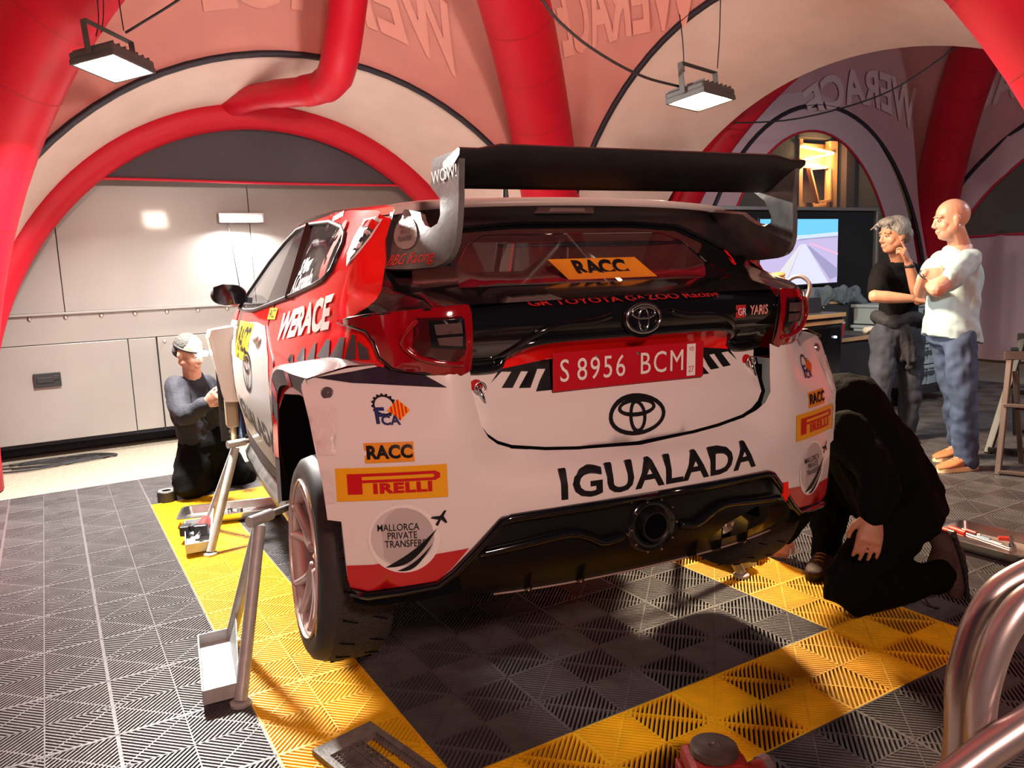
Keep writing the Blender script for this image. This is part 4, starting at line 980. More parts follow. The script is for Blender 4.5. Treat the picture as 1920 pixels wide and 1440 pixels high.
def face_bits(par,M,s,brow,iris=(.08,.05,.03)):
    mw=mat('eye_white',(.75,.7,.66),.2); mi=mat('iris_dark',(.03,.02,.015),.1); mb=mat(*brow)
    for g in(-1,1):
        e=MB(); e.ell((g*.031*s,.073*s,.008*s),(.0125*s,.009*s,.0065*s),12,8,0,M); eo=adopt(e.obj('eye',mw,None,smooth=True),par)
        e=MB(); e.ell((g*.031*s-.002,.0815*s,.007*s),(.0055*s,.003*s,.0055*s),10,6,0,M); adopt(e.obj('iris',mi,None,smooth=True),par)
        e=MB(); e.tube([M@(Vector(p)*s) for p in((g*.014,.084,.029),(g*.031,.084,.032),(g*.048,.074,.027))],[.0028*s,.0034*s,.0018*s],8); adopt(e.obj('eyebrow',mb,None,smooth=True),par)
        e=MB(); e.tube([M@(Vector(p)*s) for p in((g*.018,.080,.012),(g*.031,.083,.0150),(g*.045,.075,.011))],[.0035*s,.0042*s,.0035*s],8); adopt(e.obj('eyelid',M_skin,None,smooth=True),par)
    e=MB(); e.tube([M@(Vector(p)*s) for p in((-.022,.086,-.058),(0,.0935,-.0565),(.022,.086,-.058))],[.002*s,.003*s,.002*s],8); adopt(e.obj('lips',mat('lips',(.42,.14,.11),.45),None,smooth=True),par)
def hand_mesh(b,wrist,tip,up,side,curl=.35,spread=1.0,ext=(),s=1.0):
    """wrist->tip direction of the palm, up = back of the hand, side=+1 thumb along +y of the frame"""
    x=(Vector(tip)-Vector(wrist)).normalized(); z=Vector(up); z=(z-x*z.dot(x)).normalized(); y=z.cross(x)*side
    o=Vector(wrist); W_=lambda a,c,d: o+(x*a+y*c+z*d)*s
    rings(b,[(W_(-.02,0,0),y*.027*s,z*.021*s),(W_(.02,0,0),y*.033*s,z*.018*s),(W_(.06,0,.002),y*.042*s,z*.016*s),(W_(.092,0,.001),y*.042*s,z*.012*s)],14)
    b.ell(W_(.086,0,0),tuple(abs(q)*1.0+.012 for q in (y*.040*s)),12,8) if 0 else None
    b.tube([W_(.088,-.036,.001),W_(.092,.036,.001)],.0135*s,10)
    for i,(yy,L) in enumerate(((.0345,.072),(.0118,.080),(-.0118,.074),(-.034,.060))):
        c=ext[i] if i<len(ext) else curl
        p=W_(.088,yy,.001); P=[p]; a=-c*.5; yd=(yy*.25)*spread
        for j,f in enumerate((.46,.31,.23)):
            d=(x*math.cos(a)+z*math.sin(a)+y*yd*3).normalized(); p=p+d*L*f*s; P.append(p); a-=c*(1.0 if j else 1.2)
        b.tube([P[0]-x*.015*s]+P,[.0092*s,.0088*s,.0080*s,.0072*s,.0058*s],10)
    P=[W_(.018,.024,-.004),W_(.045,.050,-.010),W_(.072,.060,-.020),W_(.094,.060,-.028)]
    b.tube(P,[.014*s,.0115*s,.0098*s,.0075*s],10)
def wseg(a,b_,t): return Vector(a)*(1-t)+Vector(b_)*t
def shoe(name,ank,toe,m,ms,par,L=.29,w=.048,h=.075,pitch=None,label=None):
    a=Vector(ank); t=Vector(toe); f=t-a; f.z=0; f.normalize(); r=Vector((f.y,-f.x,0))
    heel=a-f*.075; heel.z=0; R=[]
    for k,(x,ww,hh) in enumerate(((0,.55,.62),(.04,.78,1.0),(.09,.82,1.08),(.14,.86,.85),(.19,1.0,.62),(.235,.95,.48),(.27,.70,.38),(.288,.35,.28))):
        R.append((heel+f*x*L/.29+Vector((0,0,.018+h*hh*.5)),r*w*ww,Vector((0,0,h*hh*.5))))
    b=MB(); rings(b,R,16); o=adopt(b.obj(name,m,None,smooth=True),par)
    b=MB(); pts=[]
    for i in range(24):
        t_=2*PI*i/24; u=(1-math.cos(t_))/2; ww=w*1.08*(.62+.38*math.sin(PI*min(1,u*1.15)**.8)) if u<.85 else w*.9*(1-(u-.85)*3)
        pts.append(heel-f*.008+f*(L+.008)*u+r*ww*(1 if math.sin(t_)>=0 else -1)*min(1,abs(math.sin(t_))*2.2))
    v=[p+Vector((0,0,0)) for p in pts]+[p+Vector((0,0,.028)) for p in pts]
    b.add(v,[tuple(range(24))[::-1],tuple(range(24,48))]+[(i,(i+1)%24,(i+1)%24+24,i+24) for i in range(24)])
    s=b.obj('sole',ms,None,smooth=50); s.parent=o; s.matrix_parent_inverse=Matrix.Translation(par.location).inverted() if 0 else Matrix.Identity(4)
    for k in range(4):
        c=heel+f*(.125+.022*k)*L/.29+Vector((0,0,.02+h*(.93-.12*k))); q=MB().tube([c-r*.022,c+Vector((0,0,.006)),c+r*.022],.003,6)
        l=q.obj('lace',ms if 0 else mat('lace_tan',(.5,.3,.18),.8),None,smooth=True); l.parent=o
    return o
JA={'head':(5.658,0.405,1.559),'neck':(5.772,0.413,1.379),'chest':(5.8,0.426,1.204),'waist':(5.8,0.444,0.959),'pelvis':(5.779,0.435,0.829),'sR':(5.541,0.431,1.302),'eR':(5.34,0.331,1.122),'wR':(5.489,0.146,1.101),'fR':(5.547,0.11,1.091),'sL':(6.074,0.42,1.288),'eL':(5.714,0.222,1.081),'wL':(5.577,0.232,1.359),'fL':(5.508,0.245,1.475),'hR':(5.645,0.452,0.813),'kR':(5.54,0.396,0.459),'aR':(5.545,0.416,0.104),'tR':(5.373,0.323,0.064),'hL':(5.908,0.412,0.796),'kL':(5.801,0.322,0.438),'aL':(5.791,0.338,0.082),'tL':(5.653,0.201,0.036)}
JB={'head':(5.379,-0.19,1.632),'neck':(5.481,-0.206,1.469),'chest':(5.418,-0.214,1.268),'waist':(5.335,-0.245,1.006),'pelvis':(5.322,-0.257,0.883),'sR':(5.524,-0.057,1.366),'eR':(5.138,-0.149,1.171),'wR':(4.994,-0.26,1.29),'fR':(5.051,-0.416,1.272),'sL':(5.329,-0.349,1.362),'eL':(4.947,-0.369,1.19),'wL':(5.127,-0.205,1.227),'fL':(5.285,-0.174,1.256),'hR':(5.372,-0.175,0.839),'kR':(5.42,-0.244,0.449),'aR':(5.51,-0.236,0.099),'tR':(5.218,-0.185,0.096),'hL':(5.262,-0.346,0.857),'kL':(5.219,-0.408,0.48),'aL':(5.256,-0.424,0.083),'tL':(4.963,-0.349,0.072)}
JC={'head':(3.028,-0.906,0.66),'neck':(3.044,-1.019,0.742),'chest':(3.053,-1.134,0.714),'mid':(3.116,-1.221,0.556),'pelvis':(3.212,-1.288,0.354),'sL':(2.878,-1.267,0.708),'eL':(2.823,-1.446,0.561),'wL':(2.744,-1.477,0.447),'fL':(2.679,-1.498,0.31),'sR':(3.195,-0.948,0.643),'eR':(3.161,-0.864,0.327),'wR':(3.07,-0.787,0.115),'fR':(3.045,-0.787,0.027),'hL':(3.099,-1.384,0.365),'kL':(2.719,-1.389,0.121),'aL':(3.124,-1.509,0.124),'toe':(3.203,-1.547,0.031),'heel':(3.212,-1.496,0.231),'hR':(3.293,-1.18,0.301),'kR':(3.169,-0.973,0.401),'aR':(3.123,-0.981,0.055),'tR':(2.981,-1.041,0.035)}
JD={'head':(0.943,2.326,0.952),'neck':(0.955,2.382,0.766),'chest':(0.92,2.4,0.611),'waist':(0.981,2.41,0.322),'pelvis':(0.997,2.445,0.238),'sR':(0.838,2.329,0.737),'eR':(0.843,2.123,0.574),'wR':(0.957,1.986,0.647),'fR':(0.991,1.96,0.681),'sL':(1.056,2.546,0.701),'eL':(1.066,2.393,0.519),'wL':(1.052,2.18,0.604),'fL':(1.057,2.126,0.646),'hR':(0.935,2.425,0.251),'kR':(0.829,2.179,0.089),'aR':(1.031,2.447,0.021),'tR':(1.136,2.441,0.004),'hL':(1.068,2.516,0.214),'kL':(1.206,2.407,0.046),'aL':(1.345,2.726,-0.011),'tL':(1.417,2.687,0.006)}
def V3(p): return Vector(p)
# view directions at the right-hand side: r = towards image right, v = away from the camera
def dirs(px):
    h=Vector(RR[0])*((px-960)/1468.1)+Vector(RR[2]); h.z=0; v=h.normalized(); return Vector((v.y,-v.x,0)),v
M_denim=mat('denim_blue',(.042,.066,.125),.85,bump=.2,bscale=500,var=.35,vscale=7)
M_denimd=mat('denim_dark',(.03,.034,.05),.85,bump=.2,bscale=500,var=.3,vscale=8)
M_tee=mat('shirt_black',(.008,.007,.008),.9,spec=.1,bump=.3,bscale=120)
M_teew=mat('shirt_mint',(.34,.47,.51),.8,bump=.15,bscale=500)
M_blk=mat('workwear_black',(.0035,.0035,.004),.85,spec=.1,bump=.4,bscale=90)
M_jkt=mat('jacket_charcoal',(.025,.025,.030),.85,bump=.4,bscale=120)
def torso_rings(pelvis,waist,chest,neck,sL,sR,wid,dep,k=1.0):
    ax=(V3(sR)-V3(sL)); half=ax.length/2; a=ax.normalized(); up=(V3(neck)-V3(pelvis)).normalized(); d=a.cross(up).normalized()
    sc=(V3(sR)+V3(sL))/2
    return a,d,[(V3(pelvis)-up*.07,a*wid*.98*k,d*dep*.92*k),(V3(pelvis),a*wid*1.03*k,d*dep*1.0*k),(V3(waist),a*wid*k,d*dep*1.05*k),(wseg(waist,chest,.5),a*wid*1.0*k,d*dep*1.08*k),(V3(chest),a*wid*1.08*k,d*dep*1.05*k),(wseg(chest,sc,.6),a*(half*1.02)*k,d*dep*.9*k),(sc+up*.01,a*half*.92*k,d*dep*.66*k),(wseg(sc,neck,.45)+up*.02,a*.105*k,d*dep*.62*k),(V3(neck)+up*.005,a*.070*k,d*.066)]
# ---------- man in black T-shirt ----------
J=JA; r_,v_=dirs(1690)
A_=empty('person',(5.80,.38,0),label='grey haired man in black shirt with a jacket knotted at the waist',cat='person')
hf=(-r_*.78-v_*.60+Vector((0,0,-.12))); HM=frame(J['head'],hf); hs=1.10
b=MB(); head_mesh(b,HM,hs); limb(b,[V3(J['neck'])-Vector((0,0,.03)),V3(J['head'])+Vector((0,0,-.05))],[.066,.058])
a,d,R=torso_rings(J['pelvis'],J['waist'],J['chest'],J['neck'],J['sL'],J['sR'],.155,.105,.95); rings(b,R)
for S in'RL':
    limb(b,[J['s'+S],wseg(J['s'+S],J['e'+S],.5),J['e'+S]],[.055,.050,.043]); limb(b,[J['e'+S],wseg(J['e'+S],J['w'+S],.35),J['w'+S]],[.045,.046,.029])
    limb(b,[J['h'+S],wseg(J['h'+S],J['k'+S],.5),J['k'+S]],[.088,.078,.058]); limb(b,[J['k'+S],wseg(J['k'+S],J['a'+S],.35),J['a'+S]],[.056,.056,.036])
    _t=V3(J['t'+S]); _t.z=.034; _a=V3(J['a'+S]); limb(b,[_a,wseg(Vector((_a.x,_a.y,.040)),_t,.5)],[.030,.015])
hand_mesh(b,J['wR'],V3(J['fR']),v_*-.6+Vector((0,0,.9)),1,.5)
hand_mesh(b,J['wL'],V3(J['fL']),r_*.9-v_*.3,-1,.7,ext=(.06,.9,1.0,1.0))
body=remeshed(b,'body',[M_skin],A_,.0055,2)
face_bits(A_,HM,hs,('brow_grey',(.16,.12,.10),.8))
# hair
b=MB()
for c,q in (((0,-.022,.050),(.086,.098,.086)),((0,-.070,.0),(.080,.055,.065)),((0,.045,.098),(.066,.050,.032))): b.ell([x*hs for x in c],[x*hs for x in q],18,12,0,HM)
for g in(-1,1): b.ell((g*.076*hs,-.01*hs,.035*hs),(.014*hs,.045*hs,.045*hs),12,8,0,HM)
random.seed(11)
for i in range(46):
    x=random.uniform(-.07,.07);y=random.uniform(-.06,.075); z=.128-.5*(x*x/.09)-.5*(y*y)/.09
    b.tube([HM@(Vector((x,y,z-.02))*hs),HM@(Vector((x+.01,y+.012,z+.004))*hs),HM@(Vector((x+.03,y+.03,z-.012))*hs)],[.008,.008,.004],6)
remeshed(b,'hair',mat('hair_grey',(.20,.19,.18),.6,bump=1,bscale=70,stretch=(1,1,.3),var=.4,vscale=60),A_,.005,1)
# T-shirt
b=MB(); R2=[(c,aa*1.10,dd*1.14) for c,aa,dd in R]; R2[-1]=(R2[-1][0]-Vector((0,0,.02)),R[-1][1]*1.1,R[-1][2]*1.12); rings(b,R2[1:])
for S in'RL': limb(b,[J['s'+S],wseg(J['s'+S],J['e'+S],.45),wseg(J['s'+S],J['e'+S],.78)],[.068,.068,.064])
remeshed(b,'t_shirt',M_tee,A_,.009,3,.018,.10)
# jeans
b=MB(); rings(b,[(V3(J['pelvis'])+Vector((0,0,.09)),a*.165,d*.115),(V3(J['pelvis']),a*.178,d*.122),(V3(J['pelvis'])-Vector((0,0,.08)),a*.175,d*.118)])
for S in'RL':
    limb(b,[J['h'+S],wseg(J['h'+S],J['k'+S],.5),J['k'+S],wseg(J['k'+S],J['a'+S],.4),V3(J['a'+S])-Vector((0,0,.03))],[.105,.098,.082,.080,.070])
remeshed(b,'jeans',M_denimd,A_,.010,3,.038,.10)
# knotted jacket
b=MB(); w0=V3(J['waist'])-Vector((0,0,.03)); pts=[]
for i in range(28):
    t=2*PI*i/28; pts.append(w0+a*.185*math.cos(t)+d*.130*math.sin(t)+Vector((0,0,.02*math.sin(3*t))))
b.tube(pts,.048,10,closed=True,sq=1); fr=w0-v_*.145-r_*.02
b.ell(fr,(.05,.05,.045)); 
for k,(dx,L) in enumerate(((.03,.30),(.085,.36),(-.02,.22),(.12,.30))): 
    p=fr+r_*dx; limb(b,[fr,p+Vector((0,0,-.10))-v_*.01,p+r_*.02+Vector((0,0,-L))],[.035,.036,.030],sq=.5)
remeshed(b,'knotted_jacket',M_jkt,A_,.009,2,.014,.06)
wm=MB().lathe([(.034,-.012),(.037,0),(.034,.012)],20,frame(wseg(J['wL'],J['eL'],.10),(1,0,0),V3(J['eL'])-V3(J['wL']))); adopt(wm.obj('wrist_watch',M_rub,None,smooth=True),A_)
for S in'RL': shoe('shoe',J['a'+S],J['t'+S],mat('shoe_white',(.62,.58,.54),.6),mat('sole_white',(.7,.62,.5),.6),A_)
# ---------- bald man in pale T-shirt ----------
J=JB; r_,v_=dirs(1785)
B_=empty('person',(5.3,-.30,0),label='bald man in a pale mint T-shirt and blue jeans standing with his arms crossed',cat='person')
hf=(-r_*.93-v_*.30+Vector((0,0,-.16))); HM=frame(J['head'],hf); hs=1.12
b=MB(); head_mesh(b,HM,hs); limb(b,[V3(J['neck'])-Vector((0,0,.05)),V3(J['head'])+Vector((0,0,-.06))+r_*.02],[.070,.060])
a,d,R=torso_rings(J['pelvis'],J['waist'],J['chest'],J['neck'],J['sL'],J['sR'],.150,.130,.95); rings(b,[(c,q*.86,w2*.86) for c,q,w2 in R[:4]]+R[4:])
for S in'RL':
    limb(b,[J['s'+S],wseg(J['s'+S],J['e'+S],.5),J['e'+S]],[.062,.056,.047]); limb(b,[J['e'+S],wseg(J['e'+S],J['w'+S],.35),J['w'+S]],[.049,.048,.031])
    limb(b,[J['h'+S],wseg(J['h'+S],J['k'+S],.5),J['k'+S]],[.070,.070,.058]); limb(b,[J['k'+S],wseg(J['k'+S],J['a'+S],.35),J['a'+S]],[.058,.058,.036])
    _t=V3(J['t'+S]); _t.z=.034; _a=V3(J['a'+S]); limb(b,[_a,wseg(Vector((_a.x,_a.y,.040)),_t,.5)],[.030,.015])
hand_mesh(b,J['wR'],V3(J['fR']),-v_*.9+Vector((0,0,.3)),-1,.35,s=1.08)
hand_mesh(b,J['wL'],V3(J['fL']),-v_*.5+Vector((0,0,.6)),1,.4)
remeshed(b,'body',[M_skin2],B_,.0055,2)
face_bits(B_,HM,hs,('brow_fair',(.34,.22,.16),.8))
b=MB(); R2=[(c,aa*1.12,dd*1.16) for c,aa,dd in R]; R2[-1]=(R2[-1][0]-Vector((0,0,.025)),R2[-1][1],R2[-1][2]); rings(b,[(V3(J['pelvis'])-Vector((0,0,.035)),a*.200,d*.172),(V3(J['pelvis'])+Vector((0,0,.03)),a*.195,d*.168)]+R2[2:])
for S in'RL': limb(b,[J['s'+S],wseg(J['s'+S],J['e'+S],.4),wseg(J['s'+S],J['e'+S],.66)],[.078,.080,.078])
b.ell(V3(J['waist'])-r_*.045+Vector((0,0,.03)),(.12,.12,.15))
remeshed(b,'t_shirt',M_teew,B_,.009,3,.040,.13)
q=MB(); c=V3(J['chest'])-r_*.085-v_*.125+Vector((0,0,.035)); q.ell(c,(.012,.006,.03),10,8); adopt(q.obj('yellow_print',mat('print_yellow',(.85,.75,.02),.6),None,smooth=True),B_)
b=MB(); rings(b,[(V3(J['pelvis'])+Vector((0,0,.06)),a*.165,d*.135),(V3(J['pelvis'])-Vector((0,0,.03)),a*.172,d*.138),(V3(J['pelvis'])-Vector((0,0,.09)),a*.168,d*.130)])
for S in'RL':
    limb(b,[J['h'+S],wseg(J['h'+S],J['k'+S],.5),J['k'+S],wseg(J['k'+S],J['a'+S],.4),V3(J['a'+S])-Vector((0,0,.02))],[.100,.096,.084,.082,.072])
remeshed(b,'jeans',M_denim,B_,.010,3,.040,.10)
wm=MB().lathe([(.036,-.014),(.040,0),(.036,.014)],20,frame(wseg(J['wR'],J['eR'],.06),(1,0,0),V3(J['eR'])-V3(J['wR']))); adopt(wm.obj('wrist_watch',M_chr,None,smooth=True),B_)
for S in'RL': shoe('shoe',J['a'+S],J['t'+S],mat('shoe_tan',(.42,.17,.07),.7),mat('sole_cream',(.85,.68,.38),.6),B_,L=.31,w=.052)
# ---------- mechanic kneeling by the right rear wheel ----------
J=JC; r_,v_=dirs(1640)
C_=empty('person',(3.02,-1.25,0),label='mechanic in black workwear kneeling and bending down behind the right rear wheel',cat='person')
HM=frame(J['head'],-r_*.7+Vector((0,0,-.8)),(-.5,.4,.6))
b=MB(); head_mesh(b,HM,1.05); limb(b,[J['neck'],J['head']],[.062,.056])
limb(b,[J['pelvis'],J['mid'],J['chest'],J['neck']],[.13,.13,.12,.07])
for S in'RL':
    limb(b,[J['s'+S],J['e'+S]],[.05,.042]); limb(b,[J['e'+S],wseg(J['e'+S],J['w'+S],.35),J['w'+S]],[.044,.045,.032])
limb(b,[J['hL'],J['kL']],[.08,.055]); limb(b,[J['kL'],J['aL']],[.055,.035]); limb(b,[J['hR'],J['kR']],[.08,.055]); limb(b,[J['kR'],J['aR']],[.055,.035])
hand_mesh(b,J['wL'],V3(J['fL']),-v_+r_*.2,-1,.32,s=1.12)
hand_mesh(b,J['wR'],V3(J['fR']),-v_+r_*.2,1,.5)
remeshed(b,'body',[M_skin],C_,.0055,2)
b=MB(); limb(b,[J['pelvis'],J['mid'],J['chest'],J['neck']],[.185,.19,.175,.11])
limb(b,[V3(J['mid'])+Vector((0,0,.03)),V3(J['chest'])+Vector((0,0,.05))],[.16,.165])
for S in'RL':
    limb(b,[J['s'+S],J['e'+S],wseg(J['e'+S],J['w'+S],.55),wseg(J['e'+S],J['w'+S],.97)],[.095,.078,.070,.054])
remeshed(b,'black_jacket',M_blk,C_,.009,3,.030,.10)
b=MB(); limb(b,[V3(J['pelvis'])+Vector((0,0,.02)),J['hL']],[.17,.14]); limb(b,[J['pelvis'],J['hR']],[.16,.13])
limb(b,[J['hL'],wseg(J['hL'],J['kL'],.5),J['kL'],wseg(J['kL'],J['aL'],.5),J['aL']],[.14,.118,.095,.086,.066])
limb(b,[J['hR'],J['kR'],wseg(J['kR'],J['aR'],.5),J['aR']],[.13,.10,.085,.06])
remeshed(b,'work_trousers',M_blk,C_,.009,3,.038,.10)
# boot standing on its toes
M_boot=mat('boot_brown',(.07,.032,.026),.7,bump=.4,bscale=80); 
t,h_,an=V3(J['toe']),V3(J['heel']),V3(J['aL'])
b=MB(); up_=(h_-t).normalized(); out=r_
rings(b,[(t+Vector((0,0,.0))-r_*.01,v_*.044,r_*.026),(t+up_*.05,v_*.052,r_*.044),(t+up_*.11,v_*.050,r_*.05),(t+up_*.17,v_*.044,r_*.058),(t+up_*.225-r_*.015,v_*.040,r_*.055),(t+up_*.26-r_*.03,v_*.034,r_*.035)],16)
limb(b,[t+up_*.16-r_*.02,an],[.055,.055])
o=remeshed(b,'boot',M_boot,C_,.006,2)
b=MB(); 
for k in range(9): 
    c=t+up_*(.01+.028*k)+r_*(.048-.004*abs(k-4)); b.bar(c-v_*.045,c+v_*.045,.012,.018)
rings(b,[(t+r_*.035,v_*.046,r_*.012),(t+up_*.12+r_*.040,v_*.052,r_*.012),(t+up_*.25+r_*.028,v_*.040,r_*.012)],12)
adopt(b.obj('boot_sole',M_rub,None),C_)
q=MB().tube(cr([an+Vector((.0,0,.02))-r_*.02,an-r_*.05+Vector((0,0,-.06)),an-r_*.03-v_*.04+Vector((0,0,-.11)),an+r_*.01-v_*.05+Vector((0,0,-.115))],5),.004,6); adopt(q.obj('boot_lace',M_rub,None,smooth=True),C_)
shoe('boot',J['aR'],J['tR'],M_boot,M_rub,C_)
# ---------- mechanic at the front wheel ----------
J=JD; r_,v_=dirs(368)
D_=empty('person',(.95,2.40,0),label='kneeling mechanic in black overalls with a lit headlamp beside the silver truck',cat='person')
HM=frame(J['head'],r_*.66-v_*.68+Vector((0,0,-.36))); hs=1.05
b=MB(); head_mesh(b,HM,hs); limb(b,[V3(J['neck'])-Vector((0,0,.03)),V3(J['head'])+Vector((0,0,-.05))],[.064,.056])
a,d,R=torso_rings(J['pelvis'],J['waist'],J['chest'],J['neck'],J['sL'],J['sR'],.145,.105,.95); rings(b,R)
for S in'RL':
    limb(b,[J['s'+S],J['e'+S]],[.053,.043]); limb(b,[J['e'+S],wseg(J['e'+S],J['w'+S],.35),J['w'+S]],[.044,.044,.029])
    limb(b,[J['h'+S],J['k'+S]],[.085,.058]); limb(b,[J['k'+S],J['a'+S]],[.052,.036])
hand_mesh(b,J['wR'],V3(J['fR']),-v_+Vector((0,0,.3)),-1,.7)
hand_mesh(b,J['wL'],V3(J['fL']),Vector((0,0,1)),1,.7)
remeshed(b,'body',[M_skin2],D_,.006,2)
face_bits(D_,HM,hs,('brow_dark',(.03,.02,.02),.8))
b=MB()
for c,q in (((0,-.026,.042),(.079,.094,.080)),((0,-.062,.0),(.076,.050,.058))): b.ell([x*hs for x in c],[x*hs for x in q],18,12,0,HM)
remeshed(b,'hair',mat('hair_dark',(.05,.045,.04),.7,bump=1,bscale=90),D_,.006,1)
b=MB(); rings(b,[(c,aa*1.14,dd*1.2) for c,aa,dd in R])
for S in'RL': limb(b,[J['s'+S],J['e'+S],wseg(J['e'+S],J['w'+S],.9)],[.080,.072,.052])
limb(b,[V3(J['neck'])-Vector((0,0,.04)),V3(J['neck'])+Vector((0,0,.01))],[.085,.072])
M_ov=mat('overalls_navy',(.012,.012,.020),.8,bump=.4,bscale=90)
remeshed(b,'overalls_top',M_ov,D_,.010,3,.02,.09)
b=MB(); limb(b,[J['waist'],J['pelvis']],[.165,.17])
for S in'RL': limb(b,[J['h'+S],wseg(J['h'+S],J['k'+S],.5),J['k'+S],wseg(J['k'+S],J['a'+S],.5),V3(J['a'+S])+Vector((0,0,.03))],[.13,.12,.09,.08,.06])
remeshed(b,'work_trousers',M_blk,D_,.010,3,.02,.09)
e=MB(); 
e.tube([HM@(Vector((.080*math.cos(t),-.012+.098*math.sin(t),.035))*hs*1.04) for t in [2*PI*i/24 for i in range(24)]],.008,8,closed=True); adopt(e.obj('headlamp_strap',M_rub,None,smooth=True),D_)
e=MB(); e.box((0,0,0),(.075,.022,.034),0,HM@Matrix.Translation((.0,.105*hs,.036*hs))); adopt(e.obj('headlamp',mat('lamp_cool',(1,1,1),.4,emit=(.85,.92,1),estr=30),None,bevel=.006),D_)
M_pr=mat('print_white',(.6,.58,.58),.6)
for k,(dz,m,ww) in enumerate(((.0,M_pr,.05),(-.035,M_pr,.045))):
    e=MB(); c=V3(J['chest'])+r_*.055-v_*.137+Vector((0,0,.01+dz)); e.bar(c-r_*ww/2,c+r_*ww/2,.004,.016); adopt(e.obj('chest_print',m,None),D_)
# ================= EQUIPMENT =================
def A2(o,par): return adopt(o,par)
M_std=mat('stand_grey',(.42,.44,.44),.45,.2,bump=.2,bscale=40,var=.12,vscale=20)
def jack_stand(near,far,apex,pin,label):
    n,f,a,p=[Vector(q) for q in(near,far,apex,pin)]
    out=(n+f)/2-Vector((a.x,a.y,0)); out.z=0; out.normalize(); al=(f-n).normalized()
    T=empty('jack_stand',((n+f)/2).to_tuple(),label=label,cat='jack stand',group=None)
    for q in(n,f):
        A2(MB().tube([q+Vector((0,0,.012)),a+(q-a).normalized()*.02],.022,16).obj('leg',M_std,None,smooth=40),T)
        A2(MB().lathe([(.036,0),(.036,.010),(.026,.014)],18,Matrix.Translation((q.x,q.y,0))).obj('foot',M_std,None,smooth=40),T)
    # tray plate between the feet
    b=MB(); w=.115; c0=n+al*.02+out*.0; c1=f-al*.02; h=.045
    P=[c0,c1,c1+out*w,c0+out*w]; v=[p+Vector((0,0,.030)) for p in P]
    b.add(v,[(0,1,2,3)]); 
    for i in(1,2,3): b.bar(P[i]+Vector((0,0,.045)),P[(i+1)%4]+Vector((0,0,.045)),.005,.05)
    o=b.obj('foot_plate',M_std,None); o.modifiers.new('s','SOLIDIFY').thickness=.003; A2(o,T)
    gs=MB(); g0=f-al*.03; gs.add([g0+Vector((0,0,.03)),n+al*.03+Vector((0,0,.03)),wseg(g0,a,.22)+Vector((0,0,.03)),],[(0,1,2)]); o=gs.obj('gusset',M_std,None); o.modifiers.new('s','SOLIDIFY').thickness=.005; A2(o,T)
    d=(p-a); d.z=0; d.normalize()
    A2(MB().tube([a-d*.05+Vector((0,0,.01)),a+d*.055+Vector((0,0,.01))],.021,18).obj('head_tube',M_std,None,smooth=40),T)
    A2(MB().tube([a+d*.05+Vector((0,0,.01)),Vector((p.x,p.y,a.z+.01))],.013,14).obj('support_pin',mat('pin_steel',(.6,.6,.6),.3,.7),None,smooth=40),T)
    return T
jack_stand((.572,-.638,0),(.635,-.144,0),(.735,-.40,.545),(.94,-.28,.545),'grey jack stand beside the left rear wheel, nearest to the camera')
jack_stand((.754,.971,0),(.82,1.46,0),(.975,1.20,.515),(1.13,1.24,.515),'grey jack stand under the front of the left sill, an impact wrench on its plate')
jack_stand((2.728,-.839,0),(2.80,-.36,0),(2.60,-.60,.50),(2.40,-.58,.50),'pale jack stand under the right side of the car')
# impact wrench
w=empty('impact_wrench',(.765,1.23,.068),math.radians(70),label='red and black impact wrench with a chrome socket lying on a jack stand plate',cat='power tool')
MB().tube([(.10,0,.02),(.03,0,.015),(-.03,0,.012)],[.026,.034,.030],14).obj('motor_housing',mat('tool_red',(.55,.03,.03),.4),w,smooth=40)
MB().box((-.045,0,.01),(.05,.072,.06)).obj('gearbox',mat('tool_black',(.03,.03,.035),.4,.3),w,bevel=.008)
MB().tube([(-.07,0,.01),(-.15,0,.005)],.012,12).obj('socket',M_chr,w,smooth=40)
MB().bar((.03,0,.01),(.03,.075,.0),.034,.036).obj('handle',mat('tool_black'),w,bevel=.006)
MB().box((.02,.095,-.002),(.075,.05,.055)).obj('battery',mat('tool_black'),w,bevel=.006)
def tray(loc,rz,L,W_,label):
    t=empty('metal_tray',loc,rz,label=label,cat='tray')
    def rr(l,w_,r=.04,n=5):
        P=[]
        for cx,cy,a0 in((l/2-r,w_/2-r,0),(-l/2+r,w_/2-r,PI/2),(-l/2+r,-w_/2+r,PI),(l/2-r,-w_/2+r,1.5*PI)):
            for k in range(n+1): P.append((cx+r*math.cos(a0+PI/2*k/n),cy+r*math.sin(a0+PI/2*k/n)))
        return P
    b=MB(); rws=[(rr(L+.03,W_+.03),.052),(rr(L+.028,W_+.028),.056),(rr(L,W_),.055),(rr(L-.02,W_-.02),.008),(rr(L-.05,W_-.05),.004)]
    n=len(rws[0][0])
    for P,z in rws: b.v+=[(x,y,z) for x,y in P]
    for i in range(len(rws)-1):
        for j in range(n): b.f.append((i*n+j,i*n+(j+1)%n,(i+1)*n+(j+1)%n,(i+1)*n+j)); b.m.append(0)
    b.f.append(tuple((len(rws)-1)*n+j for j in range(n))); b.m.append(0)
    o=b.obj('pan',mat('steel_tray',(.55,.54,.52),.28,1,bump=.15,bscale=12),t,smooth=35); o.modifiers.new('s','SOLIDIFY').thickness=.002
    return t
tray((.995,1.60,.002),math.radians(-16),.58,.26,'stainless steel tray on the yellow tiles behind the front jack stand')
def rod(name,a,b_,r,m,label,cat,group=None,parts=()):
    o=MB().tube([a,b_],r,10).obj(name,m,smooth=40); tag(o,label,cat,group)
    for nm,p,q,rr_,mm in parts: MB().tube([p,q],rr_,10).obj(nm,mm,o,smooth=40)
    return o
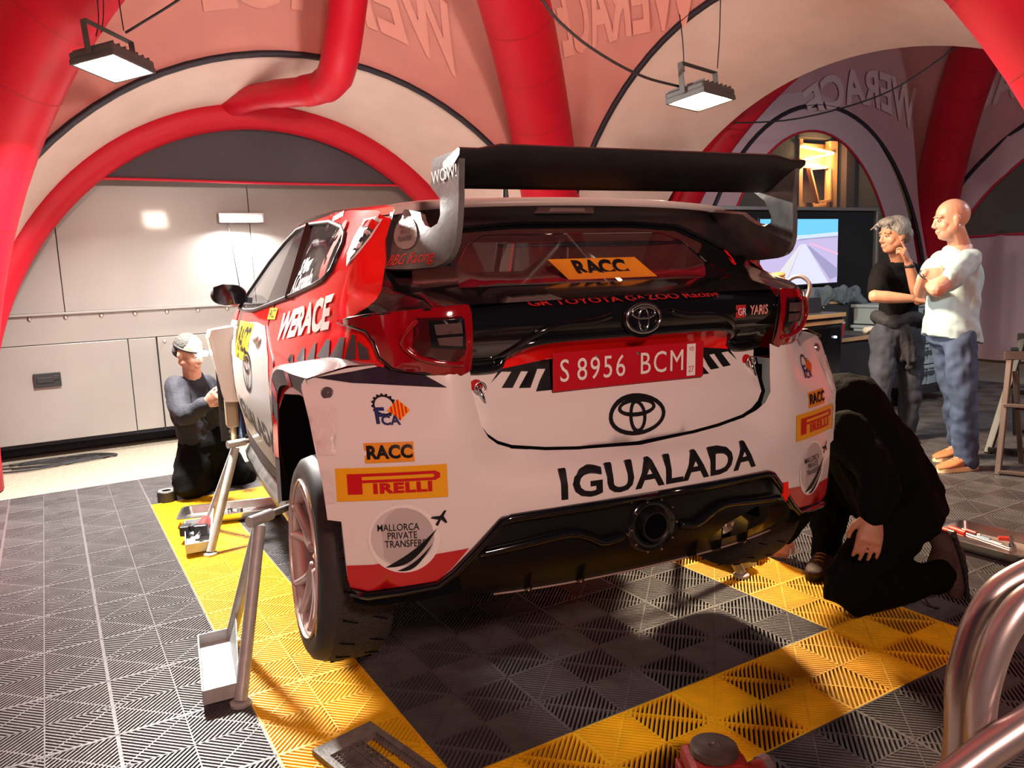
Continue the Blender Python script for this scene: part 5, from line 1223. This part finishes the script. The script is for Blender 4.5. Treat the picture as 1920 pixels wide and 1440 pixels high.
rod('ratchet',(1.05,1.56,.035),(1.22,1.53,.035),.010,M_chr,'chrome ratchet handle in the tray behind the front jack stand','hand tool',parts=[('grip',(1.10,1.551,.035),(1.22,1.53,.035),.014,mat('grip_pinkish',(.5,.3,.3),.4)),('ratchet_head',(1.03,1.565,.030),(1.03,1.565,.055),.018,M_chr)])
rod('socket_wrench',(.99,1.62,.02),(1.04,1.50,.02),.009,M_chr,'short chrome socket wrench in the tray behind the front jack stand','hand tool',parts=[('wrench_head',(.985,1.632,.012),(.985,1.632,.04),.015,M_chr)])
tray((3.925,-1.29,.002),math.radians(-88),.43,.31,'stainless steel tray of hand tools on the floor behind the crouching mechanic')
M_or2=mat('handle_red',(.75,.05,.02),.4); M_bl2=mat('handle_blue',(.12,.25,.42),.4)
def tool(name,x0,y0,x1,y1,r,m,label,parts=(),z=.045):
    a,b_=Vector((x0,y0,z)),Vector((x1,y1,z)); o=MB().tube([a,b_],r,10).obj(name,m,smooth=40); tag(o,label,'hand tool')
    for nm,t0,t1,rr_,mm in parts: MB().tube([wseg(a,b_,t0),wseg(a,b_,t1)],rr_,10).obj(nm,mm,o,smooth=40)
tool('torque_wrench',3.810,-1.044,3.794,-1.193,.014,mat('tool_steel_dark',(.16,.14,.13),.35,.8),'dark steel tool barrel with a red band sticking out over the tray edge',[('band',.60,.78,.0155,M_or2)],.075)
tool('breaker_bar',3.883,-1.126,3.822,-1.435,.009,M_chr,'long chrome bar with a bent red grip in the tool tray',[('grip',-.02,.26,.017,M_or2)],.06)
tool('screwdriver',3.959,-1.139,3.941,-1.235,.007,M_chr,'small dark red handled screwdriver in the tool tray',[('grip',.2,.8,.013,mat('grip_maroon',(.30,.06,.05),.4))])
tool('pliers',3.911,-1.251,3.890,-1.365,.008,mat('tool_steel_dark'),'blue handled pliers in the tool tray',[('grip',.0,.45,.012,M_bl2)])
tool('hex_key',3.969,-1.304,4.008,-1.353,.007,mat('tool_steel_dark'),'red sleeved hex key lying across the tool tray',[('grip',.0,.7,.011,M_or2)])
tool('spanner',4.021,-1.334,3.868,-1.419,.010,M_chr,'short chrome spanner standing at the near end of the tool tray',[('jaw',.75,1.1,.018,M_chr)])
tool('hammer',3.895,-1.219,3.891,-1.292,.008,mat('tool_steel_dark'),'small ball hammer in the middle of the tool tray',[('hammer_head',-.1,.15,.016,M_chr)])
# tape roll
r=MB().lathe([(.055,0),(.060,.004),(.060,.066),(.055,.07),(.030,.07),(.030,.0)],28).obj('tape_roll',mat('tape_black',(.02,.02,.022),.5),smooth=40,loc=(.705,2.24,.0),label='black roll of tape standing by the kneeling mechanic\'s knee',cat='tape roll')
MB().lathe([(.031,.071),(.053,.0715)],28,caps=False).obj('tape_side',mat('tape_brown',(.30,.22,.18),.6),r,smooth=True)
# plastic grating panel, bottom of the picture
gp=empty('grating_panel',(.95,-1.30,0),label='black plastic honeycomb grating panel lying on the yellow and black tiles at the bottom edge',cat='panel')
c0=Vector((.690,-1.061,.012)); c1=Vector((.868,-1.021,.012)); dx=(c1-c0).normalized(); dy=Vector((dx.y,-dx.x,0))
dx=dx; WW=.205; LL=.62; 
M_gr=mat('grating_plastic',(.16,.14,.13),.5,bump=.3,bscale=50,var=.3,vscale=30)
def G_(u,v,z=.03): 
    p=c0+dx*u*1.0+dy*v; p.z=z-.012; return p
def gbar(a,b_,w_,m=M_gr,name='border'): return A2(MB().bar(G_(*a,z=.022),G_(*b_,z=.022),w_,.02).obj(name,m,None),gp)
gbar((.022,.0325),(WW-.022,.0325),.065,name='border'); gbar((.011,.0),(.011,LL),.022); gbar((WW-.011,0),(WW-.011,LL),.022); gbar((0,LL-.01),(WW,LL-.01),.02)
hx=MB(); s=.0135
for i in range(-1,16):
    for j in range(40):
        cx=.03+i*s*1.5*.80; cy=.075+j*s*1.732*.62+(s*.866*.62 if i%2 else 0)
        P=[(cx+s*.8*math.cos(PI/3*k),cy+s*.62*1.0*math.sin(PI/3*k)*1.0) for k in range(4)]
        if cx<.018 or cx>WW-.02 or cy>LL-.03 or 6<=i<=8: continue
        for k in range(3): hx.bar(G_(*P[k],z=.024),G_(*P[k+1],z=.024),.0016,.010)
A2(hx.obj('honeycomb',M_gr,None,kind='stuff'),gp)
sb=MB()
for u in(.092,.112,.130): sb.bar(G_(u,.065,z=.025),G_(u,LL,z=.025),.002,.012)
for j in range(22): sb.bar(G_(.092,.07+j*.025,z=.025),G_(.130,.07+j*.025,z=.025),.002,.012)
A2(sb.obj('grid_bars',M_gr,None,kind='stuff'),gp)
A2(MB().add([G_(.01,.06,z=.004),G_(WW-.01,.06,z=.004),G_(WW-.01,LL,z=.004),G_(.01,LL,z=.004)],[(0,1,2,3)]).obj('backing',M_dk,None),gp)
# trolley jack: red body, round saddle, bottom edge of the picture
tj=empty('trolley_jack',(1.482,-1.93,0),math.radians(-28),label='scuffed red trolley jack with a worn round saddle at the bottom edge',cat='jack')
M_jr=mat('jack_red',(.30,.025,.02),.45,.1,bump=.4,bscale=25,var=.45,vscale=14)
M_sad=mat('saddle_steel',(.13,.10,.085),.5,.6,bump=.5,bscale=30,var=.5,vscale=18)
MB().lathe([(.001,.178),(.012,.178),(.014,.182),(.050,.183),(.060,.180),(.062,.165),(.050,.152),(.030,.145),(.028,.09)],28,Matrix.Translation((.0,.045,.0))).obj('saddle',M_sad,tj,smooth=40)
MB().box((0,.04,.128),(.155,.135,.062)).obj('lift_head',M_jr,tj,bevel=.02)
for sx in(-1,1): MB().box((sx*.085,-.16,.08),(.012,.50,.09)).obj('side_plate',M_jr,tj,bevel=.004)
for sx in(-.055,.055): MB().box((sx,-.10,.11),(.025,.26,.035)).obj('lift_arm',M_jr,tj,bevel=.004)
MB().tube([(.06,.01,.115),(.125,.045,.115)],.020,14).obj('cross_tube',M_jr,tj,smooth=40)
MB().tube([(.120,.042,.115),(.142,.054,.115)],.026,18).obj('tube_collar',mat('collar_steel',(.40,.30,.27),.4,.7),tj,smooth=40)
for sx in(-1,1):
    MB().lathe([(.001,-.015),(.04,-.015),(.04,.015),(.001,.015)],20,Matrix.Translation((sx*.11,.03,.04))@Matrix.Rotation(PI/2,4,'Y')).obj('wheel',M_sad,tj,smooth=40)
    MB().lathe([(.001,-.01),(.03,-.01),(.03,.01),(.001,.01)],20,Matrix.Translation((sx*.09,-.40,.03))@Matrix.Rotation(PI/2,4,'Y')).obj('wheel',M_sad,tj,smooth=40)
# tubular steel trolley close to the lens, right edge
ft=empty('tubular_trolley',(1.75,-2.75,0),label='polished metal tube frame close to the camera at the lower right edge',cat='trolley')
M_pt=mat('polished_tube',(.60,.53,.52),.33,.8)
d1=Vector((.64,-.77,0)).normalized()
lp=cr([(1.372,-2.60,.0),(1.362,-2.61,.40),(1.357,-2.62,.60),(1.360,-2.617,.69),(1.378,-2.618,.755),(1.407,-2.625,.815),(1.452,-2.642,.862),(1.53,-2.69,.895),(1.62,-2.76,.88),(1.70,-2.83,.80),(1.74,-2.87,.6),(1.75,-2.88,0)],8)
A2(MB().tube(lp,.0235,20).obj('frame_hoop',M_pt,None,smooth=True),ft)
lp=[p+Vector((.020,-.012,0)) for p in lp]; lp2=[p+Vector((.050,.085,-.02)) for p in lp]; 
A2(MB().tube(lp2,.0235,20).obj('frame_hoop',M_pt,None,smooth=True),ft)
A2(MB().tube([(1.15,-2.590,.56),(1.267,-2.632,.618),(1.313,-2.653,.652),(1.37,-2.68,.690),(1.62,-2.77,.86)],.0245,18).obj('cross_bar',M_pt,None,smooth=True),ft)
A2(MB().box((1.56,-2.78,.40),(.34,.03,.30),rz=-.65).obj('trolley_panel',mat('panel_maroon',(.12,.035,.04),.35),None,bevel=.01),ft)
# --- flood lights ---
def flood(loc,aim,lens_col,estr,hang,label,roll=0):
    L=empty('flood_light',loc,label=label,cat='lamp')
    q=(Vector(aim)-Vector(loc)).to_track_quat('-Z','Y'); L.rotation_mode='XYZ'; L.rotation_euler=(q.to_matrix()@Matrix.Rotation(roll,3,'Z')).to_euler()
    M_h=mat('flood_housing',(.10,.10,.10),.5,.5)
    MB().box((0,0,.03),(.36,.29,.045)).obj('housing',M_h,L,bevel=.012)
    MB().box((0,0,.065),(.24,.19,.035)).obj('driver_box',M_h,L,bevel=.015)
    for k in range(7): MB().box((-.15+.05*k,0,.058),(.006,.27,.02)).obj('cooling_fin',M_h,L)
    b=MB(); b.box((0,.138,-.004),(.36,.014,.028)); b.box((0,-.138,-.004),(.36,.014,.028)); b.box((.173,0,-.004),(.014,.27,.028)); b.box((-.173,0,-.004),(.014,.27,.028))
    b.obj('bezel',M_h,L,weld=False)
    MB().box((0,0,.002),(.325,.255,.008)).obj('lens',mat('lens_'+('a' if lens_col[2]>.8 else 'b'),(1,1,1),.4,emit=lens_col,estr=estr),L)
    for sx in(-1,1): MB().bar((sx*.195,0,.01),(sx*.195,.0,.20),.036,.005,up=(1,0,0)).obj('bracket_arm',M_h,L)
    MB().bar((-.195,0,.20),(.195,0,.20),.036,.005,up=(0,0,1)).obj('bracket_bar',M_h,L)
    return L
F1=flood((.64,2.02,2.68),(.76,1.66,0),(1,.98,.92),60,None,'left flood light, glaring white, hanging by wires under the canopy',roll=.5)
F2=flood((3.91,.62,2.455),(3.9,.35,0),(1,.80,.52),45,None,'right flood light, warm glow, hanging from the black zip arch',roll=.25)
def wire(name,pts,r,label,group=None):
    return MB().tube(cr(pts,6),r,6).obj(name,M_rub,smooth=True,label=label,cat='wire',group=group)
wire('hanging_wire',[(.57,2.10,2.86),(.60,2.15,3.0),(.60,2.15,3.35)],.0035,'leftmost thin wire holding the left flood light')
wire('hanging_wire',[(.60,2.09,2.88),(.63,2.13,3.05),(.64,2.12,3.4)],.0035,'second thin wire holding the left flood light',None)
wire('hanging_wire',[(.71,2.00,2.88),(.71,2.07,3.05),(.70,2.09,3.45)],.0035,'wire at the right end of the left flood light bracket')
wire('lamp_cable',[(.72,2.0,2.87),(.80,2.02,2.93),(1.0,1.9,3.05),(1.3,1.7,3.25),(1.6,1.5,3.5)],.008,'black cable running from the left flood light up to the canopy')
wire('hanging_wire',[(3.80,.65,2.62),(3.80,.66,2.8),(3.83,.72,2.99)],.0035,'left wire holding the right flood light')
wire('hanging_wire',[(4.00,.56,2.64),(4.03,.57,2.85),(4.06,.59,3.10)],.0035,'right wire holding the right flood light')
wire('power_cable',[(2.55,1.0,3.6),(2.832,.832,3.009),(3.031,.799,2.814),(3.271,.752,2.674),(3.525,.704,2.575),(3.80,.656,2.525),(3.90,.66,2.50)],.009,'black power cable sagging across the canopy to the right flood light')
wire('canopy_cord',[(5.9,2.3,2.72),(6.4,1.9,2.72),(7.0,1.4,2.9),(7.6,1.1,3.3)],.008,'thin cord sagging across the canopy of the neighbouring tent')
# --- furniture behind ---
M_case=mat('case_black',(.020,.020,.023),.6,bump=.3,bscale=150)
M_fabk=mat('mesh_black',(.012,.013,.016),.9,bump=1,bscale=220)
bk=empty('equipment_screen',(6.7,2.2,0),label='tall black mesh screen panel with an aluminium top rail behind the television',cat='screen')
def pb(par,name,x0,x1,y0,y1,z0,z1,m,bev=.004,**k):
    o=MB().box(((x0+x1)/2,(y0+y1)/2,(z0+z1)/2),(x1-x0,y1-y0,z1-z0)).obj(name,m,None,bevel=bev,**k); return A2(o,par) if par else o
pb(bk,'screen_cloth',5.50,8.0,2.20,2.23,.02,1.90,M_fabk,0)
pb(bk,'top_rail',5.48,8.03,2.16,2.24,1.90,1.935,mat('rail_grey',(.35,.34,.33),.35,.7))
pb(bk,'side_post',5.47,5.50,2.16,2.24,.0,1.90,mat('rail_grey')); pb(bk,'side_post',8.0,8.04,2.16,2.24,.0,1.90,mat('rail_grey'))
tv=empty('television',(6.63,2.08,1.10),label='flat television showing a forward view along a bright straight road',cat='television')
pb(tv,'bezel',6.04,7.22,2.05,2.10,1.145,1.825,mat('tv_black',(.01,.01,.012),.3))
def em(name,c,s): return mat(name,(0,0,0),.3,emit=c,estr=s)
def tvs(name,P,c,s,o_=0): return A2(MB().add([(6.06+u*1.14,2.047-o_,1.165+v*.64) for u,v in P],[tuple(range(len(P)))]).obj(name,em(name,c,s),None,recalc=False),tv)
tvs('picture_sky',[(0,.68),(1,.74),(1,1),(0,1)],(.16,.55,.95),1.25)
tvs('picture_haze',[(0,.62),(.4,.66),(.6,.70),(1,.72),(1,.80),(.6,.76),(0,.74)],(.60,.72,.95),1.2,.001)
tvs('picture_ground',[(0,0),(1,0),(1,.72),(.55,.70),(0,.64)],(.58,.50,.78),1.1,.0005)
tvs('picture_road',[(.32,0),(.88,0),(.57,.62),(.52,.62)],(.66,.66,.98),1.25,.002)
tvs('picture_verge',[(.10,0),(.30,0),(.515,.62),(.50,.62)],(.72,.70,.72),1.2,.003)
tvs('picture_shadow',[(.90,.05),(1,.10),(1,.22),(.62,.58),(.58,.60)],(.36,.34,.55),1.1,.003)
tvs('picture_line',[(.62,.62),(1,.44),(1,.465),(.63,.635)],(.95,.45,.65),1.2,.004)
tvs('picture_hills',[(.40,.66),(.5,.70),(1,.74),(1,.715),(.6,.69)],(.40,.40,.60),1.0,.0035)
A2(MB().box((6.6,2.12,.98),(.3,.05,.36)).obj('tv_stand',mat('tv_black'),None),tv)
def cabinet(x0,x1,y0,y1,h,label,name='workshop_cabinet',door=True):
    c=empty(name,((x0+x1)/2,(y0+y1)/2,0),label=label,cat='cabinet')
    pb(c,'body',x0,x1,y0+.01,y1,.03,h-.03,M_case)
    pb(c,'worktop',x0-.01,x1+.01,y0-.01,y1,h-.03,h,mat('top_charcoal',(.05,.055,.06),.5))
    pb(c,'wood_edge',x0-.01,x1+.012,y0-.016,y0-.008,h-.035,h-.002,mat('ply_edge',(.48,.30,.15),.6),.001)
    if door:
        pb(c,'glass_door',x0+.06,x1-.03,y0-.004,y0+.012,.08,h-.12,mat('door_black_glass',(.006,.007,.010),.06,coat=.6),.004)
        pb(c,'door_gap_rail',x0,x1,y0-.006,y0+.0,h-.09,h-.06,mat('ply_edge'),.001)
        A2(MB().lathe([(.01,0),(.01,.02)],10,Matrix.Translation((x1-.12,y0-.004,h-.20))@Matrix.Rotation(PI/2,4,'X')).obj('status_light',em('status_light',(.6,.75,1),3),None),c)
    return c
cabinet(5.15,5.90,1.0,1.65,.96,'black glass-fronted cabinet with a plywood-edged top beside the car tail')
cabinet(5.93,6.60,1.05,1.65,.735,'lower black cabinet with a plywood-edged top behind the man in black',door=False)
cb3=empty('flight_case',(6.72,1.9,0),label='black case with a metal edge carrying the grey jacket',cat='case')
pb(cb3,'case_body',6.44,6.93,1.70,2.0,.0,1.0,M_case); pb(cb3,'edge_rail',6.43,6.94,1.69,1.71,.975,1.0,mat('ply_edge'))
A2(MB().lathe([(.012,0),(.006,.01)],10,Matrix.Translation((6.53,1.69,.95))@Matrix.Rotation(PI/2,4,'X')).obj('stud',M_alu,None),cb3)
sp=empty('speaker_box',(4.98,1.15,.96),label='black textured box on the cabinet top in front of the television',cat='box')
pb(sp,'box_body',4.72,5.30,1.05,1.45,.962,1.235,M_fabk); 
# bag and bread rolls on the box
b=MB(); b.ell((5.05,1.15,1.27),(.07,.06,.045)); remeshed(b,'plastic_bag',mat('bag_clear',(.35,.36,.40),.25,alpha=.8),None,.006,1,.03,.03); tag(COL.objects[-1],'crumpled translucent bag on top of the black box','bag')
br=MB(); br.ell((5.23,1.12,1.262),(.075,.05,.028),16,10); br=br.obj('bread_roll',mat('bread',(.72,.38,.14),.6),smooth=True,label='lower tan bread roll in wrapping on the black box',cat='bread')
br=MB(); br.ell((5.22,1.11,1.295),(.07,.05,.024),16,10); br=br.obj('bread_roll',mat('bread'),smooth=True,label='upper tan bread roll lying on the other one',cat='bread')
cs=empty('metal_case',(4.75,1.0,1.235),.3,label='small aluminium framed case behind the right tail lamp',cat='case')
for a,b_ in (((-.11,0,0),(-.11,0,.16)),((.11,0,0),(.11,0,.16)),((-.11,0,.16),(.11,0,.16)),((-.11,0,.005),(.11,0,.005))): MB().bar(a,b_,.02,.02).obj('case_edge',M_alu,cs)
MB().box((0,.02,.08),(.21,.02,.15)).obj('case_panel',mat('case_brown',(.10,.06,.04),.4),cs)
# jacket heap
b=MB()
random.seed(5)
for k in range(16):
    x=6.30+k*.047; b.tube(cr([(x,1.70,.99+.03*math.sin(k)),(x+.06,1.72,1.07+.05*math.sin(k*1.3)),(x+.12,1.82,1.08),(x+.16,1.92,1.03)],3),[.035]*10,8)
b.ell((6.62,1.83,1.05),(.36,.14,.08)); b.tube(cr([(6.95,1.70,1.04),(7.08,1.66,.98),(7.12,1.65,.88)],4),.045,8)
remeshed(b,'grey_jacket',mat('jacket_slate',(.10,.13,.15),.85,bump=.5,bscale=80),None,.010,2,.03,.07); tag(COL.objects[-1],'slate grey jacket heaped on the black flight case','jacket')
# bottles
def bottle(x,y,z,label,lab):
    o=MB().lathe([(.001,0),(.030,.001),(.033,.01),(.033,.10),(.031,.15),(.015,.185),(.013,.20)],18).obj('water_bottle',mat('bottle_plastic',(.55,.62,.70),.15,alpha=.55),smooth=True,loc=(x,y,z),label=label,cat='bottle')
    MB().lathe([(.0335,.09),(.0335,.15)],18,caps=False).obj('bottle_label',lab,o,smooth=True)
    MB().lathe([(.015,.198),(.015,.215),(.001,.216)],12).obj('bottle_cap',mat('cap_white',(.75,.8,.85),.4),o,smooth=40)
bottle(5.33,1.10,.96,'short water bottle with a light blue label on the cabinet',mat('label_cyan',(.02,.30,.65),.4))
bottle(5.50,1.15,.96,'taller water bottle with a dark blue label on the cabinet',mat('label_blue',(.03,.12,.55),.4))
mg=MB().box((0,0,.065),(.17,.10,.13)).obj('black_printed_box',mat('box_print',(.02,.02,.03),.5),bevel=.003,loc=(5.72,1.2,.96),label='small black printed box on the cabinet beside the bottles',cat='box')
cp_=MB().lathe([(.028,0),(.036,.11),(.038,.11),(.038,.12),(.001,.12)],18).obj('paper_cup',mat('cup_red',(.60,.03,.05),.4),smooth=40,loc=(6.02,1.12,.735),label='red paper cup with a white lid between the two cabinets',cat='cup')
MB().lathe([(.039,.118),(.039,.130),(.001,.131)],18).obj('cup_lid',mat('cap_white'),cp_,smooth=40)
ra=MB(); ra.ell((6.42,1.12,.765),(.07,.05,.03),14,8); remeshed(ra,'white_rag',mat('rag_white',(.66,.66,.62),.9),None,.006,1,.03,.04); tag(COL.objects[-1],'crumpled white rag on the lower cabinet','rag')
# jack handle with a loop grip
hd=empty('loop_grip_bar',(4.43,.27,0),label='upright metal bar with a looped grip and orange sleeve behind the right tail lamp',cat='tool')
A2(MB().tube([(4.40,.24,.10),(4.418,.26,.95)],.018,12).obj('handle_tube',M_alu,None,smooth=True),hd)
A2(MB().tube([(4.416,.258,.84),(4.420,.26,.95)],.024,14).obj('orange_sleeve',mat('sleeve_orange',(.85,.25,.03),.4),None,smooth=True),hd)
rv=Vector((.60,-.80,0))
hp=[Vector((4.42,.262,.94)),Vector((4.425,.265,1.05))]+[Vector((4.43,.27,1.19))+rv*.075*math.cos(t)+Vector((0,0,.085*math.sin(t)*1.2)) for t in [(-2.4+i*.5) for i in range(0,1)]]
A2(MB().tube(cr([(4.421,.262,.94),(4.426,.265,1.06),Vector((4.43,.27,1.11))-rv*.055,Vector((4.43,.27,1.20))-rv*.075,Vector((4.43,.27,1.28))-rv*.05,Vector((4.43,.27,1.30))+rv*.02,Vector((4.43,.27,1.25))+rv*.075,Vector((4.43,.27,1.17))+rv*.065,Vector((4.43,.27,1.10))+rv*.03,(4.426,.265,1.05)],5),.014,12).obj('loop_grip',mat('grip_steel',(.30,.26,.24),.35,.7),None,smooth=True),hd)
# crate dolly
M_crt=mat('crate_grey',(.30,.38,.42),.5)
dl=empty('crate_dolly',(7.45,1.35,0),label='low black dolly under the stack of grey crates',cat='dolly')
pb(dl,'dolly_deck',6.95,7.85,1.15,1.70,.08,.16,M_case)
for x in(7.0,7.8):
    for y in(1.2,1.65): A2(MB().lathe([(.001,-.02),(.04,-.02),(.04,.02),(.001,.02)],14,Matrix.Translation((x,y,.04))@Matrix.Rotation(PI/2,4,'X')).obj('castor',M_rub,None,smooth=40),dl)
for k,lab in enumerate(('bottom grey plastic crate on the black dolly','second grey plastic crate from the bottom of the stack','third grey plastic crate from the bottom of the stack','topmost grey plastic crate of the stack on the dolly')):
    z=.16+.2*k; c=empty('plastic_crate',(7.4,1.42,z),label=lab,cat='crate',group='grey crates on the dolly')
    pb(c,'crate_body',6.97,7.83,1.17,1.68,z+.005,z+.17,M_crt,.01); pb(c,'crate_rim',6.95,7.85,1.15,1.70,z+.165,z+.195,M_crt,.006)
    for x in(7.05,7.20,7.40,7.60,7.75): pb(c,'crate_rib',x-.012,x+.012,1.155,1.17,z+.01,z+.165,M_crt,.002)
    pb(c,'crate_grip',7.30,7.50,1.15,1.165,z+.10,z+.14,mat('crate_dark',(.05,.07,.09),.6),.004)
# white post
MB().tube([(7.6,.35,0),(7.6,.35,1.25)],.03,12).obj('white_post',mat('post_white',(.55,.55,.56),.5),smooth=True,label='slim white post behind the bald man',cat='post')
# folding chairs at the right edge
M_brz=mat('chair_bronze',(.19,.145,.125),.38,.6)
ch=empty('folding_chair',(5.45,-.80,0),label='bronze metal framed folding chair at the right edge of the picture',cat='chair')
e1=Vector((.36,-.93,0)); e2=Vector((.93,.36,0)); o0=Vector((5.27,-.62,0))
def cbar(name,a,b_,w_=.035,h_=.022,m=M_brz): 
    f=lambda p: o0+e1*p[0]+e2*p[1]+Vector((0,0,p[2]))
    return A2(MB().bar(f(a),f(b_),w_,h_).obj(name,m,None,bevel=.004),ch)
cbar('front_leg',(0,0,0),(.03,.03,.74)); cbar('front_leg',(.50,0,0),(.50,.03,.74)); cbar('foot_rail',(0,0,.02),(.50,0,.02)); cbar('seat_rail',(.01,.01,.45),(.50,.01,.45)); cbar('back_rail',(.0,.03,.765),(.52,.03,.765),.05,.05)
cbar('rear_leg',(.09,.38,0),(.06,.05,.66),.03,.02); cbar('rear_leg',(.44,.38,0),(.44,.05,.66),.03,.02); cbar('rear_rail',(.09,.38,.05),(.44,.38,.05),.02,.02)
f=lambda p: o0+e1*p[0]+e2*p[1]+Vector((0,0,p[2]))
sh_=MB(); sh_.add([f((.07,.04,.46)),f((.45,.04,.46)),f((.45,.36,.44)),f((.07,.36,.44))],[(0,1,2,3)]); s_=sh_.obj('seat',mat('seat_dark',(.03,.02,.016),.25,coat=.3),None); s_.modifiers.new('s','SOLIDIFY').thickness=.04; A2(s_,ch)
bg=MB(); bg.ell(f((.30,.16,.60)),(.17,.12,.16)); remeshed(bg,'leather_bag',mat('leather_dark',(.035,.022,.014),.22,coat=.4),None,.010,2,.03,.08); tag(COL.objects[-1],'dark glossy leather bag on the bronze folding chair','bag')
ch2=empty('folding_chair',(6.35,-.5,0),label='black plastic folding chair behind the bronze framed one',cat='chair')
M_pk=mat('plastic_black',(.018,.018,.02),.45)
o0=Vector((6.10,-.16,0)); ch=ch2
cbar('front_leg',(.0,-.35,0),(.14,.10,.80),.05,.03,M_pk); cbar('front_leg',(.55,-.35,0),(.60,.10,.80),.05,.03,M_pk)
cbar('rear_leg',(.10,.40,.0),(.10,-.05,.72),.05,.03,M_pk); cbar('rear_leg',(.60,.40,0),(.58,-.05,.72),.05,.03,M_pk)
cbar('back_rail',(.10,.10,.79),(.66,.10,.79),.06,.05,M_pk); cbar('back_slat',(.14,.10,.70),(.62,.10,.70),.03,.03,M_pk); cbar('foot_bar',(.0,-.35,.03),(.60,-.35,.03),.04,.03,M_pk); cbar('foot_bar',(.1,.40,.03),(.60,.40,.03),.04,.03,M_pk)
o0=Vector((6.10,-.16,0)); sh_=MB(); sh_.add([f((.08,-.20,.44)),f((.60,-.20,.44)),f((.60,.20,.43)),f((.08,.20,.43))],[(0,1,2,3)]); s_=sh_.obj('seat',M_pk,None); s_.modifiers.new('s','SOLIDIFY').thickness=.03; A2(s_,ch2)
cl=MB(); cl.ell(Vector((6.10,-.16,.845))+e1*.42+e2*.10,(.10,.05,.03)); remeshed(cl,'folded_cloth',mat('cloth_cream',(.60,.48,.36),.9),None,.006,1,.03,.05); tag(COL.objects[-1],'cream cloth lying on top of the black folding chair','cloth')
# orange ratchet/air hammer on the floor near the right rear wheel
ag=empty('air_hammer',(2.98,-.72,0),.4,label='orange tool held on the floor beside the right rear wheel',cat='power tool')
MB().box((-.03,0,.035),(.11,.06,.06)).obj('tool_body',mat('tool_orange',(.65,.13,.03),.45),ag,bevel=.012); MB().tube([(.02,0,.04),(.10,.0,.05)],.014,10).obj('tool_barrel',M_alu,ag,smooth=True)
# --- street house beyond the clear window ---
M_bw=mat('facade_grey',(.060,.055,.052),.9,bump=.6,bscale=5,var=.35,vscale=.8)
hs_=empty('street_house',(16,8.5,0),label='dark street facade behind the tents with one lit timber doorway',cat='building')
def hb(name,x0,x1,y0,y1,z0,z1,m,**k): return A2(MB().box(((x0+x1)/2,(y0+y1)/2,(z0+z1)/2),(x1-x0,y1-y0,z1-z0)).obj(name,m,None,**k),hs_)
hb('facade',9,15.1,9.05,9.6,0,8,M_bw); hb('facade',16.45,24,9.05,9.6,0,8,M_bw); hb('facade_top',15.1,16.45,9.05,9.6,4.15,8,M_bw)
hb('street_pillar',16.6,16.9,8.9,9.05,0,8,mat('pillar_brown',(.07,.045,.04),.9))
M_tim=mat('timber_warm',(.60,.33,.14),.6)
hb('recess_back',15.1,16.45,9.55,9.6,0,4.15,mat('recess_dark',(.10,.06,.04),.8)); 
hb('door_post',16.15,16.40,9.0,9.15,0,4.1,M_tim); hb('door_post',15.08,15.2,9.0,9.15,0,4.1,M_tim); hb('lintel',15.1,16.4,9.2,9.35,3.55,4.05,M_tim); hb('lower_boards',15.1,16.4,9.1,9.2,0,2.62,M_tim)
hb('window_frame_bar',15.2,16.15,9.08,9.14,3.48,3.58,M_tim); hb('window_frame_bar',15.2,16.15,9.08,9.14,2.6,2.7,M_tim); hb('window_frame_bar',15.2,15.29,9.08,9.14,2.6,3.58,M_tim)
b=MB(); 
for p,q in (((15.38,3.44),(16.05,3.5)),((16.05,3.5),(16.10,2.75)),((16.10,2.75),(15.68,2.70)),((15.68,2.70),(15.38,3.44))): b.bar((p[0],8.98,p[1]),(q[0],8.98,q[1]),.11,.05)
A2(b.obj('open_sash',M_tim,None,weld=False),hs_)
M_strip=em('lit_strip',(1,.62,.25),14)
A2(MB().bar((15.12,8.97,3.93),(16.2,8.97,3.82),.06,.04).obj('light_strip',M_strip,None),hs_); A2(MB().bar((15.12,8.97,3.62),(16.2,8.97,3.82),.05,.04).obj('light_strip',M_strip,None),hs_)
hb2=empty('street_house',(20,1,0),label='dark shop front beyond the right hand clear tent window',cat='building')
A2(MB().box((17.3,1.0,3.5),(.4,16,7)).obj('facade',mat('facade_black',(.018,.018,.02),.9),None),hb2)
for y in(-1.5,.4,2.3,4.2): A2(MB().box((17.08,y,2.6),(.06,1.3,2.2)).obj('shop_window',mat('shop_glass',(.03,.035,.045),.15),None),hb2); A2(MB().box((17.05,y,1.35),(.08,1.5,.12)).obj('window_sill',mat('sill_grey',(.12,.12,.12),.6),None),hb2)
pl_=bpy.data.lights.new('doorway_lamp','POINT'); pl_.energy=160; pl_.color=(1,.6,.28); pl_.shadow_soft_size=.1; po=bpy.data.objects.new('doorway_lamp',pl_); COL.objects.link(po); po.location=(15.7,8.75,3.6)
bpy.context.view_layer.update()
for l in LAMPS: pass
